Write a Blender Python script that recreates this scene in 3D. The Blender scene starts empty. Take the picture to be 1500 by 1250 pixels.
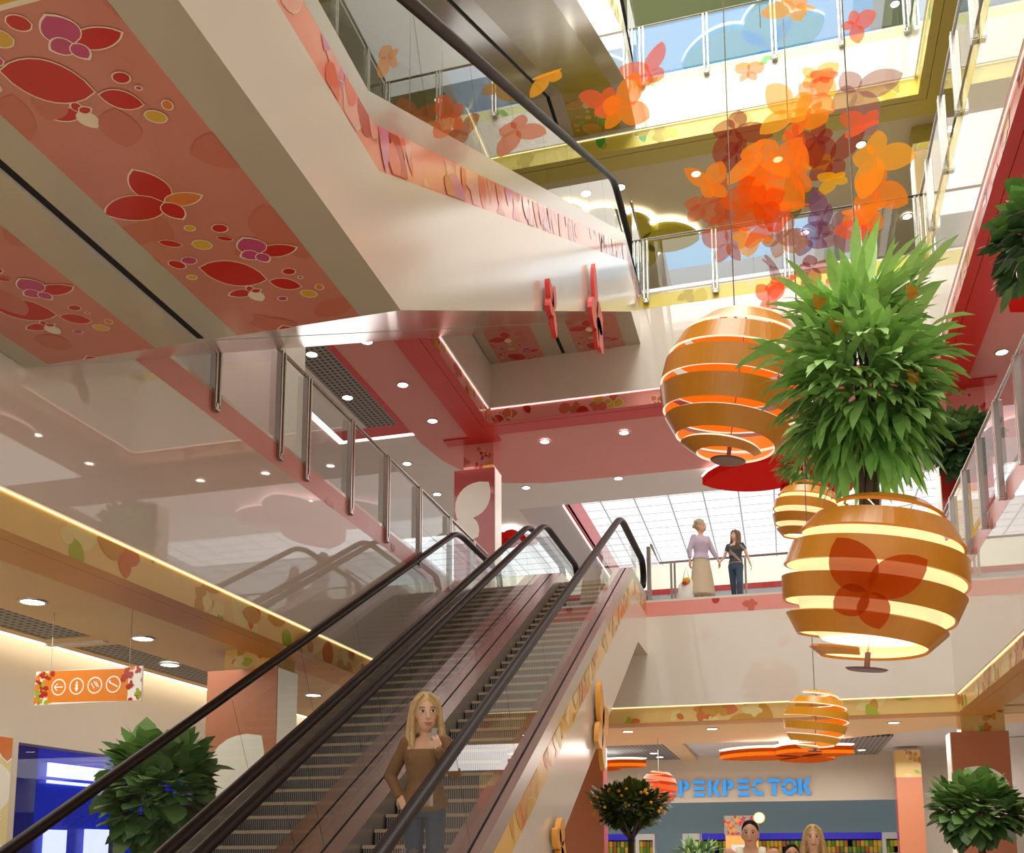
import bpy, math, random
from mathutils import Vector, Matrix, Euler
PI=math.pi; R=math.radians
COL=bpy.context.scene.collection
sc=bpy.context.scene
# ------------------------------------------------------------------ materials
def lin(c):
    return tuple(((v/255)/12.92 if v/255<=.04045 else ((v/255+.055)/1.055)**2.4) for v in c)
MATS={}
def M(name,rgb,rough=.5,metal=0.,spec=.5,emis=0.,var=.04,scale=6.,ecol=None,coat=0.,bump=0.):
    if name in MATS: return MATS[name]
    m=bpy.data.materials.new(name); m.use_nodes=True; nt=m.node_tree; b=nt.nodes['Principled BSDF']
    c=lin(rgb)
    tc=nt.nodes.new('ShaderNodeTexCoord'); nz=nt.nodes.new('ShaderNodeTexNoise')
    nz.inputs['Scale'].default_value=scale; nz.inputs['Detail'].default_value=3
    nt.links.new(tc.outputs['Object'],nz.inputs['Vector'])
    mx=nt.nodes.new('ShaderNodeMix'); mx.data_type='RGBA'
    mx.inputs['A'].default_value=(*[v*(1-var) for v in c],1); mx.inputs['B'].default_value=(*[min(1,v*(1+var)) for v in c],1)
    nt.links.new(nz.outputs['Fac'],mx.inputs['Factor']); nt.links.new(mx.outputs['Result'],b.inputs['Base Color'])
    b.inputs['Roughness'].default_value=rough; b.inputs['Metallic'].default_value=metal
    b.inputs['Specular IOR Level'].default_value=spec; b.inputs['Coat Weight'].default_value=coat; b.inputs['Coat Roughness'].default_value=.03
    if emis:
        b.inputs['Emission Color'].default_value=(*lin(ecol or rgb),1); b.inputs['Emission Strength'].default_value=emis
    if bump:
        bp=nt.nodes.new('ShaderNodeBump'); bp.inputs['Strength'].default_value=bump; bp.inputs['Distance'].default_value=.01
        nt.links.new(nz.outputs['Fac'],bp.inputs['Height']); nt.links.new(bp.outputs['Normal'],b.inputs['Normal'])
    MATS[name]=m; return m
def speckle(name,c1,c2,scale=160,rough=.35):
    m=bpy.data.materials.new(name); m.use_nodes=True; nt=m.node_tree; b=nt.nodes['Principled BSDF']
    tc=nt.nodes.new('ShaderNodeTexCoord'); nz=nt.nodes.new('ShaderNodeTexNoise'); nz.inputs['Scale'].default_value=scale
    cr=nt.nodes.new('ShaderNodeValToRGB'); cr.color_ramp.elements[0].position=.35; cr.color_ramp.elements[1].position=.7
    cr.color_ramp.elements[0].color=(*lin(c1),1); cr.color_ramp.elements[1].color=(*lin(c2),1)
    nt.links.new(tc.outputs['Object'],nz.inputs['Vector']); nt.links.new(nz.outputs['Fac'],cr.inputs['Fac'])
    nt.links.new(cr.outputs['Color'],b.inputs['Base Color']); b.inputs['Roughness'].default_value=rough
    return m
def stripes(name,c1,c2,period,axis='X',rough=.45,metal=.3,lo=.45,hi=.6):
    m=bpy.data.materials.new(name); m.use_nodes=True; nt=m.node_tree; b=nt.nodes['Principled BSDF']
    tc=nt.nodes.new('ShaderNodeTexCoord'); w=nt.nodes.new('ShaderNodeTexWave'); w.bands_direction=axis
    w.inputs['Scale'].default_value=2*PI/20/period; cr=nt.nodes.new('ShaderNodeValToRGB')
    cr.color_ramp.elements[0].position=lo; cr.color_ramp.elements[1].position=hi
    cr.color_ramp.elements[0].color=(*lin(c1),1); cr.color_ramp.elements[1].color=(*lin(c2),1)
    nt.links.new(tc.outputs['Object'],w.inputs['Vector']); nt.links.new(w.outputs['Fac'],cr.inputs['Fac'])
    nt.links.new(cr.outputs['Color'],b.inputs['Base Color']); b.inputs['Roughness'].default_value=rough; b.inputs['Metallic'].default_value=metal
    return m
def grid(name,c_line,c_cell,px,py,mortar=.12,off=0.,emis=0.,rough=.5,dim=False):
    m=bpy.data.materials.new(name); m.use_nodes=True; nt=m.node_tree; b=nt.nodes['Principled BSDF']
    tc=nt.nodes.new('ShaderNodeTexCoord'); br=nt.nodes.new('ShaderNodeTexBrick'); br.offset=off
    br.inputs['Scale'].default_value=1; br.inputs['Brick Width'].default_value=px; br.inputs['Row Height'].default_value=py
    br.inputs['Mortar Size'].default_value=mortar; br.inputs['Mortar Smooth'].default_value=0.
    br.inputs['Color1'].default_value=(*lin(c_cell),1); br.inputs['Color2'].default_value=(*lin(c_cell),1); br.inputs['Mortar'].default_value=(*lin(c_line),1)
    nt.links.new(tc.outputs['Object'],br.inputs['Vector']); nt.links.new(br.outputs['Color'],b.inputs['Base Color'])
    b.inputs['Roughness'].default_value=rough
    if emis:
        if dim:
            for l in list(b.inputs['Base Color'].links): nt.links.remove(l)
            b.inputs['Base Color'].default_value=(.05,.05,.05,1)
        nt.links.new(br.outputs['Color'],b.inputs['Emission Color']); b.inputs['Emission Strength'].default_value=emis
    return m
def glass(name,tint=(240,244,244),ior=1.45,rough=.0):
    m=bpy.data.materials.new(name); m.use_nodes=True; nt=m.node_tree; nt.nodes.clear()
    o=nt.nodes.new('ShaderNodeOutputMaterial'); t=nt.nodes.new('ShaderNodeBsdfTransparent'); t.inputs['Color'].default_value=(*lin(tint),1)
    g=nt.nodes.new('ShaderNodeBsdfGlossy'); g.inputs['Roughness'].default_value=rough
    f=nt.nodes.new('ShaderNodeFresnel'); ge=nt.nodes.new('ShaderNodeNewGeometry'); mr=nt.nodes.new('ShaderNodeMapRange'); mr.inputs['To Min'].default_value=ior; mr.inputs['To Max'].default_value=1/ior
    nt.links.new(ge.outputs['Backfacing'],mr.inputs['Value']); nt.links.new(mr.outputs[0],f.inputs['IOR']); mx=nt.nodes.new('ShaderNodeMixShader')
    nt.links.new(f.outputs[0],mx.inputs[0]); nt.links.new(t.outputs[0],mx.inputs[1]); nt.links.new(g.outputs[0],mx.inputs[2]); nt.links.new(mx.outputs[0],o.inputs[0])
    return m
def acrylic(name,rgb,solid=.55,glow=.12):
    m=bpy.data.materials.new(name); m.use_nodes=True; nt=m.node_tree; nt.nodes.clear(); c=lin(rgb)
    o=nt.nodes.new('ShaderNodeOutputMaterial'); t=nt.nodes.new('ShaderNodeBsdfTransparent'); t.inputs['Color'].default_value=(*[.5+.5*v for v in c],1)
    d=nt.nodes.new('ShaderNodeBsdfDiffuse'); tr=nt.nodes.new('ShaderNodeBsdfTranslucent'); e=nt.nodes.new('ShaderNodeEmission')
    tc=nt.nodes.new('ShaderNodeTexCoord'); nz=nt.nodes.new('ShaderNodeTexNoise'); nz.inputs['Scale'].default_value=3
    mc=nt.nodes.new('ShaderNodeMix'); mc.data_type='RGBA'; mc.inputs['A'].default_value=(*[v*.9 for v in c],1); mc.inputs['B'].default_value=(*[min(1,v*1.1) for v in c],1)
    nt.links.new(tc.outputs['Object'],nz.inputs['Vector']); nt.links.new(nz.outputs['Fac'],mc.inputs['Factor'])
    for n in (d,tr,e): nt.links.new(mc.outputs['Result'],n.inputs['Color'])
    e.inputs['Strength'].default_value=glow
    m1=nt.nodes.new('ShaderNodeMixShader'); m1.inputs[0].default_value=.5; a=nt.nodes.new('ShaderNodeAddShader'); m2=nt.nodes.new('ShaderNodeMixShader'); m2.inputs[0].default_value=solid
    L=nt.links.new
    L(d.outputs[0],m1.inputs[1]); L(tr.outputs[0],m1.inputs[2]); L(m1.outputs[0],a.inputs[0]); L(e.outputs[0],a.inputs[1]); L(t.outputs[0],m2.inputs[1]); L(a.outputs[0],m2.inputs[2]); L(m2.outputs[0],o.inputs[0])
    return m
# ------------------------------------------------------------------ mesh builder
ORG={}
def org(o): return ORG.get(o.name,Vector((0,0,0)))
class MB:
    def __init__(s): s.v=[];s.f=[];s.m=[];s.mats=[]
    def mi(s,mat):
        if mat not in s.mats: s.mats.append(mat)
        return s.mats.index(mat)
    def face(s,pts,mat):
        k=len(s.v); s.v+= [tuple(p) for p in pts]; s.f.append(tuple(range(k,k+len(pts)))); s.m.append(s.mi(mat))
    def idx(s,verts,faces,mat):
        k=len(s.v); s.v+=[tuple(p) for p in verts]; i=s.mi(mat)
        for f in faces: s.f.append(tuple(k+a for a in f)); s.m.append(i)
    def box(s,x0,x1,y0,y1,z0,z1,mat):
        v=[(x,y,z) for z in (z0,z1) for y in (y0,y1) for x in (x0,x1)]
        s.idx(v,[(0,2,3,1),(4,5,7,6),(0,1,5,4),(2,6,7,3),(0,4,6,2),(1,3,7,5)],mat); return s
    def prism(s,poly,fr,t,mat,side=None,off=0.):
        o,u,v,n=fr
        a=[o+u*p+v*q+n*off for p,q in poly]; b=[o+u*p+v*q+n*(off+t) for p,q in poly]
        s.face(a[::-1],mat); s.face(b,mat)
        for i in range(len(poly)):
            j=(i+1)%len(poly); s.face([a[i],a[j],b[j],b[i]],side or mat)
        return s
    def poly(s,poly,fr,mat,off=0.):
        o,u,v,n=fr; s.face([o+u*p+v*q+n*off for p,q in poly],mat)
    def tube(s,path,r,mat,n=8,caps=True,sq=None):
        path=[Vector(p) for p in path]; rs=r if isinstance(r,(list,tuple)) else [r]*len(path)
        V=[];F=[]; prev=None
        for i,p in enumerate(path):
            d=(path[min(i+1,len(path)-1)]-path[max(i-1,0)]); d=d.normalized() if d.length>1e-9 else Vector((0,0,1))
            if prev is None:
                a=Vector((1,0,0)) if abs(d.x)<.9 else Vector((0,1,0))
            else: a=prev
            e1=(a-d*a.dot(d)).normalized(); e2=d.cross(e1); prev=e1
            for k in range(n):
                t=2*PI*k/n+PI/n
                V.append(p+e1*(math.cos(t)*rs[i]*(sq[0] if sq else 1))+e2*(math.sin(t)*rs[i]*(sq[1] if sq else 1)))
        for i in range(len(path)-1):
            for k in range(n):
                F.append((i*n+k,i*n+(k+1)%n,(i+1)*n+(k+1)%n,(i+1)*n+k))
        if caps: F.append(tuple(range(n))[::-1]); F.append(tuple((len(path)-1)*n+k for k in range(n)))
        s.idx(V,F,mat); return s
    def lathe(s,prof,c,mat,n=24,mtx=None,caps=True):
        c=Vector(c); V=[];F=[]
        for r,z in prof:
            for k in range(n):
                t=2*PI*k/n; p=Vector((r*math.cos(t),r*math.sin(t),z)); V.append(c+(mtx@p if mtx else p))
        for i in range(len(prof)-1):
            for k in range(n): F.append((i*n+k,i*n+(k+1)%n,(i+1)*n+(k+1)%n,(i+1)*n+k))
        if caps: F.append(tuple(range(n))[::-1]); F.append(tuple((len(prof)-1)*n+k for k in range(n)))
        s.idx(V,F,mat); return s
    def ell(s,c,r,mat,n=16,m=10,mtx=None):
        if isinstance(r,(int,float)): r=(r,r,r)
        c=Vector(c); V=[];F=[]
        for i in range(1,m):
            th=PI*i/m
            for k in range(n):
                t=2*PI*k/n; p=Vector((r[0]*math.sin(th)*math.cos(t),r[1]*math.sin(th)*math.sin(t),r[2]*math.cos(th))); V.append(c+(mtx@p if mtx else p))
        for i in range(m-2):
            for k in range(n): F.append((i*n+k,(i+1)*n+k,(i+1)*n+(k+1)%n,i*n+(k+1)%n))
        a=Vector((0,0,r[2]));b=Vector((0,0,-r[2])); V.append(c+(mtx@a if mtx else a)); V.append(c+(mtx@b if mtx else b))
        for k in range(n): F.append((len(V)-2,k,(k+1)%n)); F.append((len(V)-1,(m-2)*n+(k+1)%n,(m-2)*n+k))
        s.idx(V,F,mat); return s
    def cap(s,p0,p1,r0,r1,mat,n=10):
        p0=Vector(p0);p1=Vector(p1); d=(p1-p0).normalized(); P=[];Rr=[]
        for a in (-80,-50,-20): P.append(p0+d*r0*math.sin(R(a))); Rr.append(r0*math.cos(R(a)))
        for a in (20,50,80): P.append(p1+d*r1*math.sin(R(a))); Rr.append(r1*math.cos(R(a)))
        return s.tube(P,Rr,mat,n)
    def loft(s,rings,mat,n=16):
        # rings: (cx,cy,z,rx,ry)
        V=[];F=[]
        for cx,cy,z,rx,ry in rings:
            for k in range(n):
                t=2*PI*k/n; V.append((cx+rx*math.cos(t),cy+ry*math.sin(t),z))
        for i in range(len(rings)-1):
            for k in range(n): F.append((i*n+k,i*n+(k+1)%n,(i+1)*n+(k+1)%n,(i+1)*n+k))
        F.append(tuple(range(n))[::-1]); F.append(tuple((len(rings)-1)*n+k for k in range(n)))
        s.idx(V,F,mat); return s
    def build(s,name,parent=None,smooth=False,at=None,bevel=0.):
        me=bpy.data.meshes.new(name); o0=Vector(at) if at is not None else (org(parent) if parent else Vector((0,0,0)))
        me.from_pydata([(v[0]-o0[0],v[1]-o0[1],v[2]-o0[2]) for v in s.v],[],s.f)
        for m in s.mats: me.materials.append(m)
        me.polygons.foreach_set('material_index',s.m)
        if smooth: me.polygons.foreach_set('use_smooth',[True]*len(s.f))
        me.update()
        o=bpy.data.objects.new(name,me); COL.objects.link(o)
        if parent: o.parent=parent; o.location=(0,0,0)
        else: o.location=o0
        ORG[o.name]=o0
        if bevel:
            b=o.modifiers.new('Bevel','BEVEL'); b.width=bevel; b.segments=2; b.limit_method='ANGLE'
        return o
def tag(o,label,cat,group=None,kind=None):
    o['label']=label; o['category']=cat
    if group: o['group']=group
    if kind: o['kind']=kind
    return o
def thing(name,label,cat,loc=(0,0,0),group=None):
    o=bpy.data.objects.new(name,None); COL.objects.link(o); o.location=loc; o.empty_display_size=.1
    ORG[o.name]=Vector(loc); return tag(o,label,cat,group)
def S(o): o['kind']='structure'; return o
TR=[0]
def trim(mb,smooth=False):
    TR[0]+=1; return S(mb.build('trim_%d'%TR[0],smooth=smooth))
def fuse(mb,name,parent,voxel,it=6,fac=.5,mat=None):
    o=mb.build(name,parent); r=o.modifiers.new('Remesh','REMESH'); r.mode='VOXEL'; r.voxel_size=voxel; r.use_smooth_shade=True
    sm=o.modifiers.new('Smooth','SMOOTH'); sm.iterations=it; sm.factor=fac
    dg=bpy.context.evaluated_depsgraph_get(); dg.update()
    me=bpy.data.meshes.new_from_object(o.evaluated_get(dg)); old=o.data; o.modifiers.clear(); o.data=me; bpy.data.meshes.remove(old)
    me.materials.clear(); me.materials.append(mat or mb.mats[0])
    me.polygons.foreach_set('material_index',[0]*len(me.polygons)); me.polygons.foreach_set('use_smooth',[True]*len(me.polygons))
    return o
# ------------------------------------------------------------------ leaf ornament
X_,Y_,Z_=Vector((1,0,0)),Vector((0,1,0)),Vector((0,0,1))
def leaf(L,W,rot=0.,cx=0.,cy=0.,n=9,blunt=False,wing=False):
    up=[];c,s=math.cos(rot),math.sin(rot)
    for i in range(n+1):
        t=i/n; w=W*((t**.65*(1-t)**.78/.375) if wing else (1-(2*t-1)**2)**.82) if not blunt else W*(math.sin(PI*t))**.45
        up.append((L*t,w))
    p=up+[(x,-w) for x,w in up[-2:0:-1]]
    return [(cx+x*c-y*s,cy+x*s+y*c) for x,y in p]
WINGS=((115,1.,.38),(24,1.,.34),(204,.62,.27),(280,.64,.25))
def wings(sz,rot,cx,cy,n=9,grow=0.,flip=1):
    return [leaf(sz*L+grow,sz*W+grow,rot+flip*R(a),cx-math.cos(rot+flip*R(a))*grow*.5,cy-math.sin(rot+flip*R(a))*grow*.5,n,False,True) for a,L,W in WINGS]
def clip(poly,u0,u1,v0,v1):
    for ax,lim,sg in ((0,u0,1),(0,u1,-1),(1,v0,1),(1,v1,-1)):
        out=[]
        for i in range(len(poly)):
            a,b=poly[i-1],poly[i]; da=(a[ax]-lim)*sg; db=(b[ax]-lim)*sg
            if (da>=0)!=(db>=0):
                t=da/(da-db); out.append((a[0]+(b[0]-a[0])*t,a[1]+(b[1]-a[1])*t))
            if db>=0: out.append(b)
        poly=out
        if len(poly)<3: return None
    return poly
class Decor:
    def __init__(s,mb,fr,rect): s.mb=mb;s.fr=fr;s.rect=rect;s.off=.001;s.st=.00015
    def add(s,poly,mat,outline=None,ow=.0,grown=None):
        if outline is not None and grown:
            p=clip(grown,*s.rect)
            if p: s.mb.poly(p,s.fr,outline,s.off)
            s.off=s.off+s.st if s.off<.007 else .001
        p=clip(poly,*s.rect)
        if p: s.mb.poly(p,s.fr,mat,s.off)
        s.off=s.off+s.st if s.off<.007 else .001
    def leaf(s,L,W,rot,cx,cy,mat,outline=None,ow=.01,blunt=False):
        g=leaf(L+2*ow,W+ow,rot,cx-math.cos(rot)*ow,cy-math.sin(rot)*ow,blunt=blunt)
        s.add(leaf(L,W,rot,cx,cy,blunt=blunt),mat,outline,ow,g)
    def fly(s,sz,rot,cx,cy,mats,outline=None,ow=.01,flip=1):
        for k,(p,g) in enumerate(zip(wings(sz,rot,cx,cy,flip=flip),wings(sz,rot,cx,cy,grow=ow*2,flip=flip))):
            s.add(p,mats[k%len(mats)],outline,ow,g)
    def free(s,cx,cy,ws,outline=None,ow=.006):
        for a,L,W,mt in ws:
            a=R(a); s.add(leaf(L,W,a,cx,cy,wing=True),mt,outline,ow,leaf(L+3*ow,W+ow,a,cx-math.cos(a)*ow,cy-math.sin(a)*ow,wing=True))
    def scatter(s,n,seed,mats,outline,smin,smax,ow=.008):
        rd=random.Random(seed); u0,u1,v0,v1=s.rect
        for i in range(n):
            cx=rd.uniform(u0,u1); cy=rd.uniform(v0,v1); m=rd.choice(mats); sz=rd.uniform(smin,smax); k=rd.random()
            if k<.3: s.fly(sz,rd.uniform(0,6.28),cx,cy,[m,rd.choice(mats),m],outline if rd.random()<.5 else None,ow,rd.choice((1,-1)))
            elif k<.75: s.leaf(sz*1.6,sz*rd.uniform(.35,.6),rd.uniform(0,6.28),cx,cy,m,outline if rd.random()<.6 else None,ow)
            else: s.leaf(sz*.8,sz*.36,rd.uniform(0,6.28),cx,cy,m,outline if rd.random()<.6 else None,ow,True)
# ------------------------------------------------------------------ palette
white=M('gloss white panel',(234,228,218),coat=.3,rough=.02,spec=.6,var=.015,scale=2)
whitem=M('matte white paint',(228,224,218),rough=.6,var=.02,scale=2)
beige=M('warm beige wall paint',(218,208,192),rough=.6,var=.02,scale=2)
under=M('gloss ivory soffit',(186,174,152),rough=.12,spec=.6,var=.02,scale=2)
tan=M('tan ceiling paint',(226,192,142),rough=.5,var=.03,scale=1.5)
tanring=M('amber ceiling beam',(214,150,66),rough=.4,var=.03,scale=2)
tanband=M('amber frieze',(240,206,130),rough=.3,var=.06,scale=3)
redc=M('rose ceiling paint',(224,146,138),rough=.45,var=.03,scale=1.5)
redring=M('scarlet beam',(214,48,42),rough=.35,var=.03,scale=2)
pinkband=M('pink frieze',(240,160,152),rough=.25,var=.05,scale=3)
olivec=M('khaki ceiling paint',(196,182,144),rough=.5,var=.03,scale=1.5)
olivering=M('olive beam',(186,168,78),rough=.45,var=.03,scale=2)
yelband=M('lemon frieze',(238,222,106),rough=.3,var=.05,scale=3)
greenc=M('sage ceiling paint',(150,164,112),rough=.5,var=.03,scale=1.5)
limeband=M('lime frieze',(226,238,176),rough=.3,var=.05,scale=3)
salmon=M('salmon print panel',(204,128,108),rough=.13,spec=.6,var=.1,scale=1.4)
greyw=M('grey white ceiling',(208,204,204),rough=.6,var=.02,scale=2)
chrome=M('brushed steel',(186,182,176),rough=.25,metal=.9,var=.05,scale=30)
dark=M('dark rubber',(32,22,21),rough=.45,spec=.25,var=.1,scale=20)
blackm=M('black gap',(22,20,18),rough=.8)
glassm=glass('clear balustrade glass')
lampw=M('lit lamp disc',(255,250,240),emis=9.)
covew=M('warm cove light',(255,244,226),emis=2.6,ecol=(255,238,206))
coves=M('soft cove light',(255,236,200),emis=1.5,ecol=(255,226,170))
covep=M('pink cove light',(255,225,220),emis=2.2,ecol=(255,214,206))
covey=M('cream cove light',(255,250,220),emis=1.2)
P_red=M('print red',(196,44,36),rough=.15,var=.08); P_dred=M('print deep red',(170,46,38),rough=.15,var=.08)
P_pink=M('print magenta',(190,74,112),rough=.15); P_oran=M('print orange',(220,124,56),rough=.2); P_yel=M('print ochre',(216,168,60),rough=.2)
P_sal=M('print soft salmon',(214,108,84),rough=.15); P_cream=M('print cream',(238,220,190),rough=.2)
P_amb=M('print amber',(214,160,58),rough=.3); P_lime=M('print lime',(178,190,50),rough=.3); P_lem=M('print pale lemon',(240,222,150),rough=.3)
P_ylem=M('print yellow',(216,196,40),rough=.3); P_grn=M('print green',(92,190,70),rough=.3); P_ol=M('print khaki',(196,176,50),rough=.3); P_wht=M('print white',(250,248,235),rough=.3)
F1P=[P_oran,P_amb,P_lem,P_amb,P_oran,P_lem,P_lime]; F2P=[P_red,P_sal,P_red,P_pink,P_yel,P_sal]; F3P=[P_ylem,P_ol,P_lem,P_ylem,P_ol]; F4P=[P_grn,P_lem,P_wht,P_grn]
XL,XR,YB=-5.12,2.68,17.5; YF=-3.
# ------------------------------------------------------------------ ground floor slab
floorm=grid('pale stone floor tiles',(190,180,168),(214,206,194),1.2,1.2,.012,rough=.2)
S(MB().box(-16,14,-6,34,-.2,0,floorm).build('floor'))
def level(zf,zc,zr,zce,fmat,band,pal,edge,epal,ringm,cove,seed,rw=.62,edge_h=.26,outline=P_cream,lipmat=None):
    """atrium fascia, top edge band, bottom frieze, light cove and beam ring of one storey"""
    for nm,(x0,x1,y0,y1),fr,L in (('wall_left',(XL-.3,XL,YF,YB+.3),(Vector((XL,YF,0)),Y_,Z_,X_),YB-YF),
                       ('wall_back',(XL,XR,YB,YB+.3),(Vector((XL,YB,0)),X_,Z_,-Y_),XR-XL),
                       ('wall_right',(XR,XR+.3,YF,YB+.3),(Vector((XR,YF,0)),Y_,Z_,-X_),YB-YF)):
        m=MB().box(x0,x1,y0,y1,zc,zf,fmat)
        o,u,v,n=fr; a=zf-edge_h-.04; m.poly([(0,a),(L,a),(L,zf-.04),(0,zf-.04)],fr,edge,.001)
        d=Decor(m,fr,(0.,L,a,zf-.04)); d.off=.002; d.scatter(int(L*1.1),seed,epal,None,.12,.3)
        S(m.build(nm))
        seed+=1
        # frieze (slightly recessed under the fascia) with its light cove
        t=MB(); q=.05
        x0b,x1b,y0b,y1b={'wall_left':(XL-.2,XL-q,YF,YB+.2),'wall_back':(XL-q,XR+q,YB+q,YB+.19),'wall_right':(XR+q,XR+.2,YF,YB+.2)}[nm]
        t.box(x0b,x1b,y0b,y1b,zr,zc,band)
        fr2=(o-n*q,u,v,n); d=Decor(t,fr2,(0.,L,zr,zc-.02)); d.scatter(int(L*3.2),seed+50,pal,outline,.14,.4 if zf==6. else .3)
        t.poly([(0,zc-.014),(L,zc-.014),(L,zc),(0,zc)],fr2,cove,.012)
        trim(t)
        trim(MB().box(x0b,x1b,y0b,y1b,zr-.004,zr-.001,ringm))
        # beam ring, flush with the frieze bottom
        xr0,xr1,yr0,yr1={'wall_left':(XL-rw,XL-.21,YF,YB+rw),'wall_back':(XL-.21,XR+.21,YB+.21,YB+rw),'wall_right':(XR+.21,XR+rw,YF,YB+rw)}[nm]
        trim(MB().box(xr0,xr1,yr0,yr1,zr-.002,zce+.02,ringm))
level(6.0,4.11,3.83,3.95,white,tanband,F1P,pinkband,[P_sal,P_sal,P_red],tanring,coves,3,outline=None)
level(11.8,9.95,9.67,9.8,white,pinkband,F2P,yelband,F3P,redring,covep,23)
level(16.2,15.16,14.83,14.95,white,yelband,F3P+[P_grn],limeband,F4P,olivering,covey,43,edge_h=.18,outline=P_wht)
# lit white nosing on the third floor edge
t=MB(); t.box(-2.2,1.62,YB-.03,YB+.1,11.8,11.86,M('white floor nosing',(250,250,248),rough=.4,emis=.35)); trim(t)
# ------------------------------------------------------------------ floors and ceilings of the galleries
def slab(nm,x0,x1,y0,y1,z0,z1,mat): S(MB().box(x0,x1,y0,y1,z0,z1,mat).build(nm))
fl=M('gallery floor stone',(196,186,176),rough=.25,var=.03)
for zf in (6.,11.8,16.2):
    slab('floor',-14,XL-.3,YF,YB+.3,zf-.12,zf,fl); slab('floor',-14,12,YB+.3,31,zf-.12,zf,fl); slab('floor',XR+.3,12,YF,YB+.3,zf-.12,zf,fl)
# ground floor ceiling (left gallery, split round the grille strips and the wall cove)
slab('ceiling',-7.25,XL-.6,YF,YB+.3,3.95,4.05,tan)
for a,b in ((YF,4.2),(9.27,9.72),(13.2,YB+.3)): slab('ceiling',-7.85,-7.25,a,b,3.95,4.05,tan)
slab('ceiling',-8.0,-7.85,YF,YB+.3,3.95,4.05,tan)
slab('ceiling',XR+.6,12,YF,YB+.3,3.95,4.05,tan)
def patch(nm,poly,z0,z1,mat):
    m=MB(); m.prism(poly,(Vector((0,0,z0)),X_,Y_,Z_),z1-z0,mat); S(m.build(nm))
slab('ceiling',-14,12,YB+.6,19.,3.96,4.05,tan)
patch('ceiling',[(-14,19),(12,19),(12,20.6),(6,20.2),(3.6,20.4),(2.4,21.4),(1.2,22.3),(-14,22.45)],3.95,4.05,tan)
slab('ceiling',-14,12,20.,33,4.06,4.12,greyw)
for a,b in ((-2.6,-2.2),(-.12,.3)): slab('ceiling',a,b,22.4,26.7,3.97,4.04,tan)
grillm=grid('dark cell grille',(150,146,140),(52,48,44),.1,.1,.02)
def grille(x0,x1,y0,y1,z,label,group=None):
    m=MB().box(x0,x1,y0,y1,z,z+.03,grillm); o=m.build('ceiling_grille',at=((x0+x1)/2,(y0+y1)/2,z)); return tag(o,label,'grille')
grille(-7.85,-7.25,4.2,9.27,3.96,'nearest dark cell grille strip in the tan ceiling, left of the hanging sign')
grille(-7.85,-7.25,9.72,13.2,3.96,'dark cell grille strip in the tan ceiling between the hanging sign and the orange column')
grille(-6.,-2.6,22.5,26.6,3.99,'grey ceiling grille above the orange citrus tree on the ground floor')
grille(.3,2.2,22.5,26.6,3.99,'grey ceiling grille beyond the small spiral lantern, left of the far column')
trim(MB().box(-8.28,-8.0,YF,YB,4.0,4.02,covew))          # cove light along the shop wall
trim(MB().box(-8.02,-7.25,9.45,9.55,3.93,3.955,whitem))
# second floor ceiling
slab('ceiling',-6.84,XL-.6,YF,17.98,9.8,9.9,redc)
for a,b in ((YF,4.),(17.4,17.85)): slab('ceiling',-8.3,-6.84,a,b,9.8,9.9,redring)
slab('ceiling',-6.95,-6.84,4,17.4,9.79,9.9,redring)
slab('ceiling',-8.3,-7.6,4,17.4,9.8,9.9,whitem)
grille(-7.6,-6.95,4.,17.4,9.8,'dark square cell grille set in the red second floor ceiling on the left')
trim(MB().box(-8.4,-6.82,17.86,17.98,9.8,9.86,covep)); trim(MB().box(-8.45,-8.32,4,17.98,9.8,9.86,covep))
patch('ceiling',[(-6.84,17.98),(-6.84,18.4),(-6.72,19.4),(-6.4,20.3),(-5.8,21.0),(-4.9,21.26),(-3.3,21.3),(12,21.36),(12,17.98)],9.8,9.85,redc)
slab('ceiling',XR+.6,12,YF,17.98,9.8,9.9,redc)
slab('ceiling',-14,12,17.98,22.95,9.86,9.96,whitem)
slab('ceiling',-6.0,-4.8,22.95,31,9.86,9.96,greyw); slab('ceiling',-14,-8.45,YF,17.98,9.86,9.96,whitem)
slab('ceiling',-14,-6.0,22.95,24.4,9.86,9.96,whitem)
lum=grid('backlit ceiling panels',(150,150,154),(252,252,252),.86,.62,.02,emis=1.0,dim=True)
S(MB().box(-4.8,12,22.95,31,10.5,10.55,lum).build('ceiling')); S(MB().box(-14,-6,24.4,31,10.5,10.55,lum).build('ceiling'))
trim(MB().box(-4.86,-4.8,22.95,31,9.84,10.5,redring)); trim(MB().box(-4.9,-4.86,22.95,31,9.83,9.86,covep)); trim(MB().box(-6,-5.95,24.4,31,9.9,10.5,whitem))
farw=MB().box(-14,12,31,31.2,6,9.55,greyw); farw.box(-14,12,30.98,31,9.55,9.72,redring); farw.box(-14,12,31,31.2,9.55,10.5,M('pale glow wall',(255,250,225),emis=.5)); S(farw.build('wall_back'))
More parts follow.
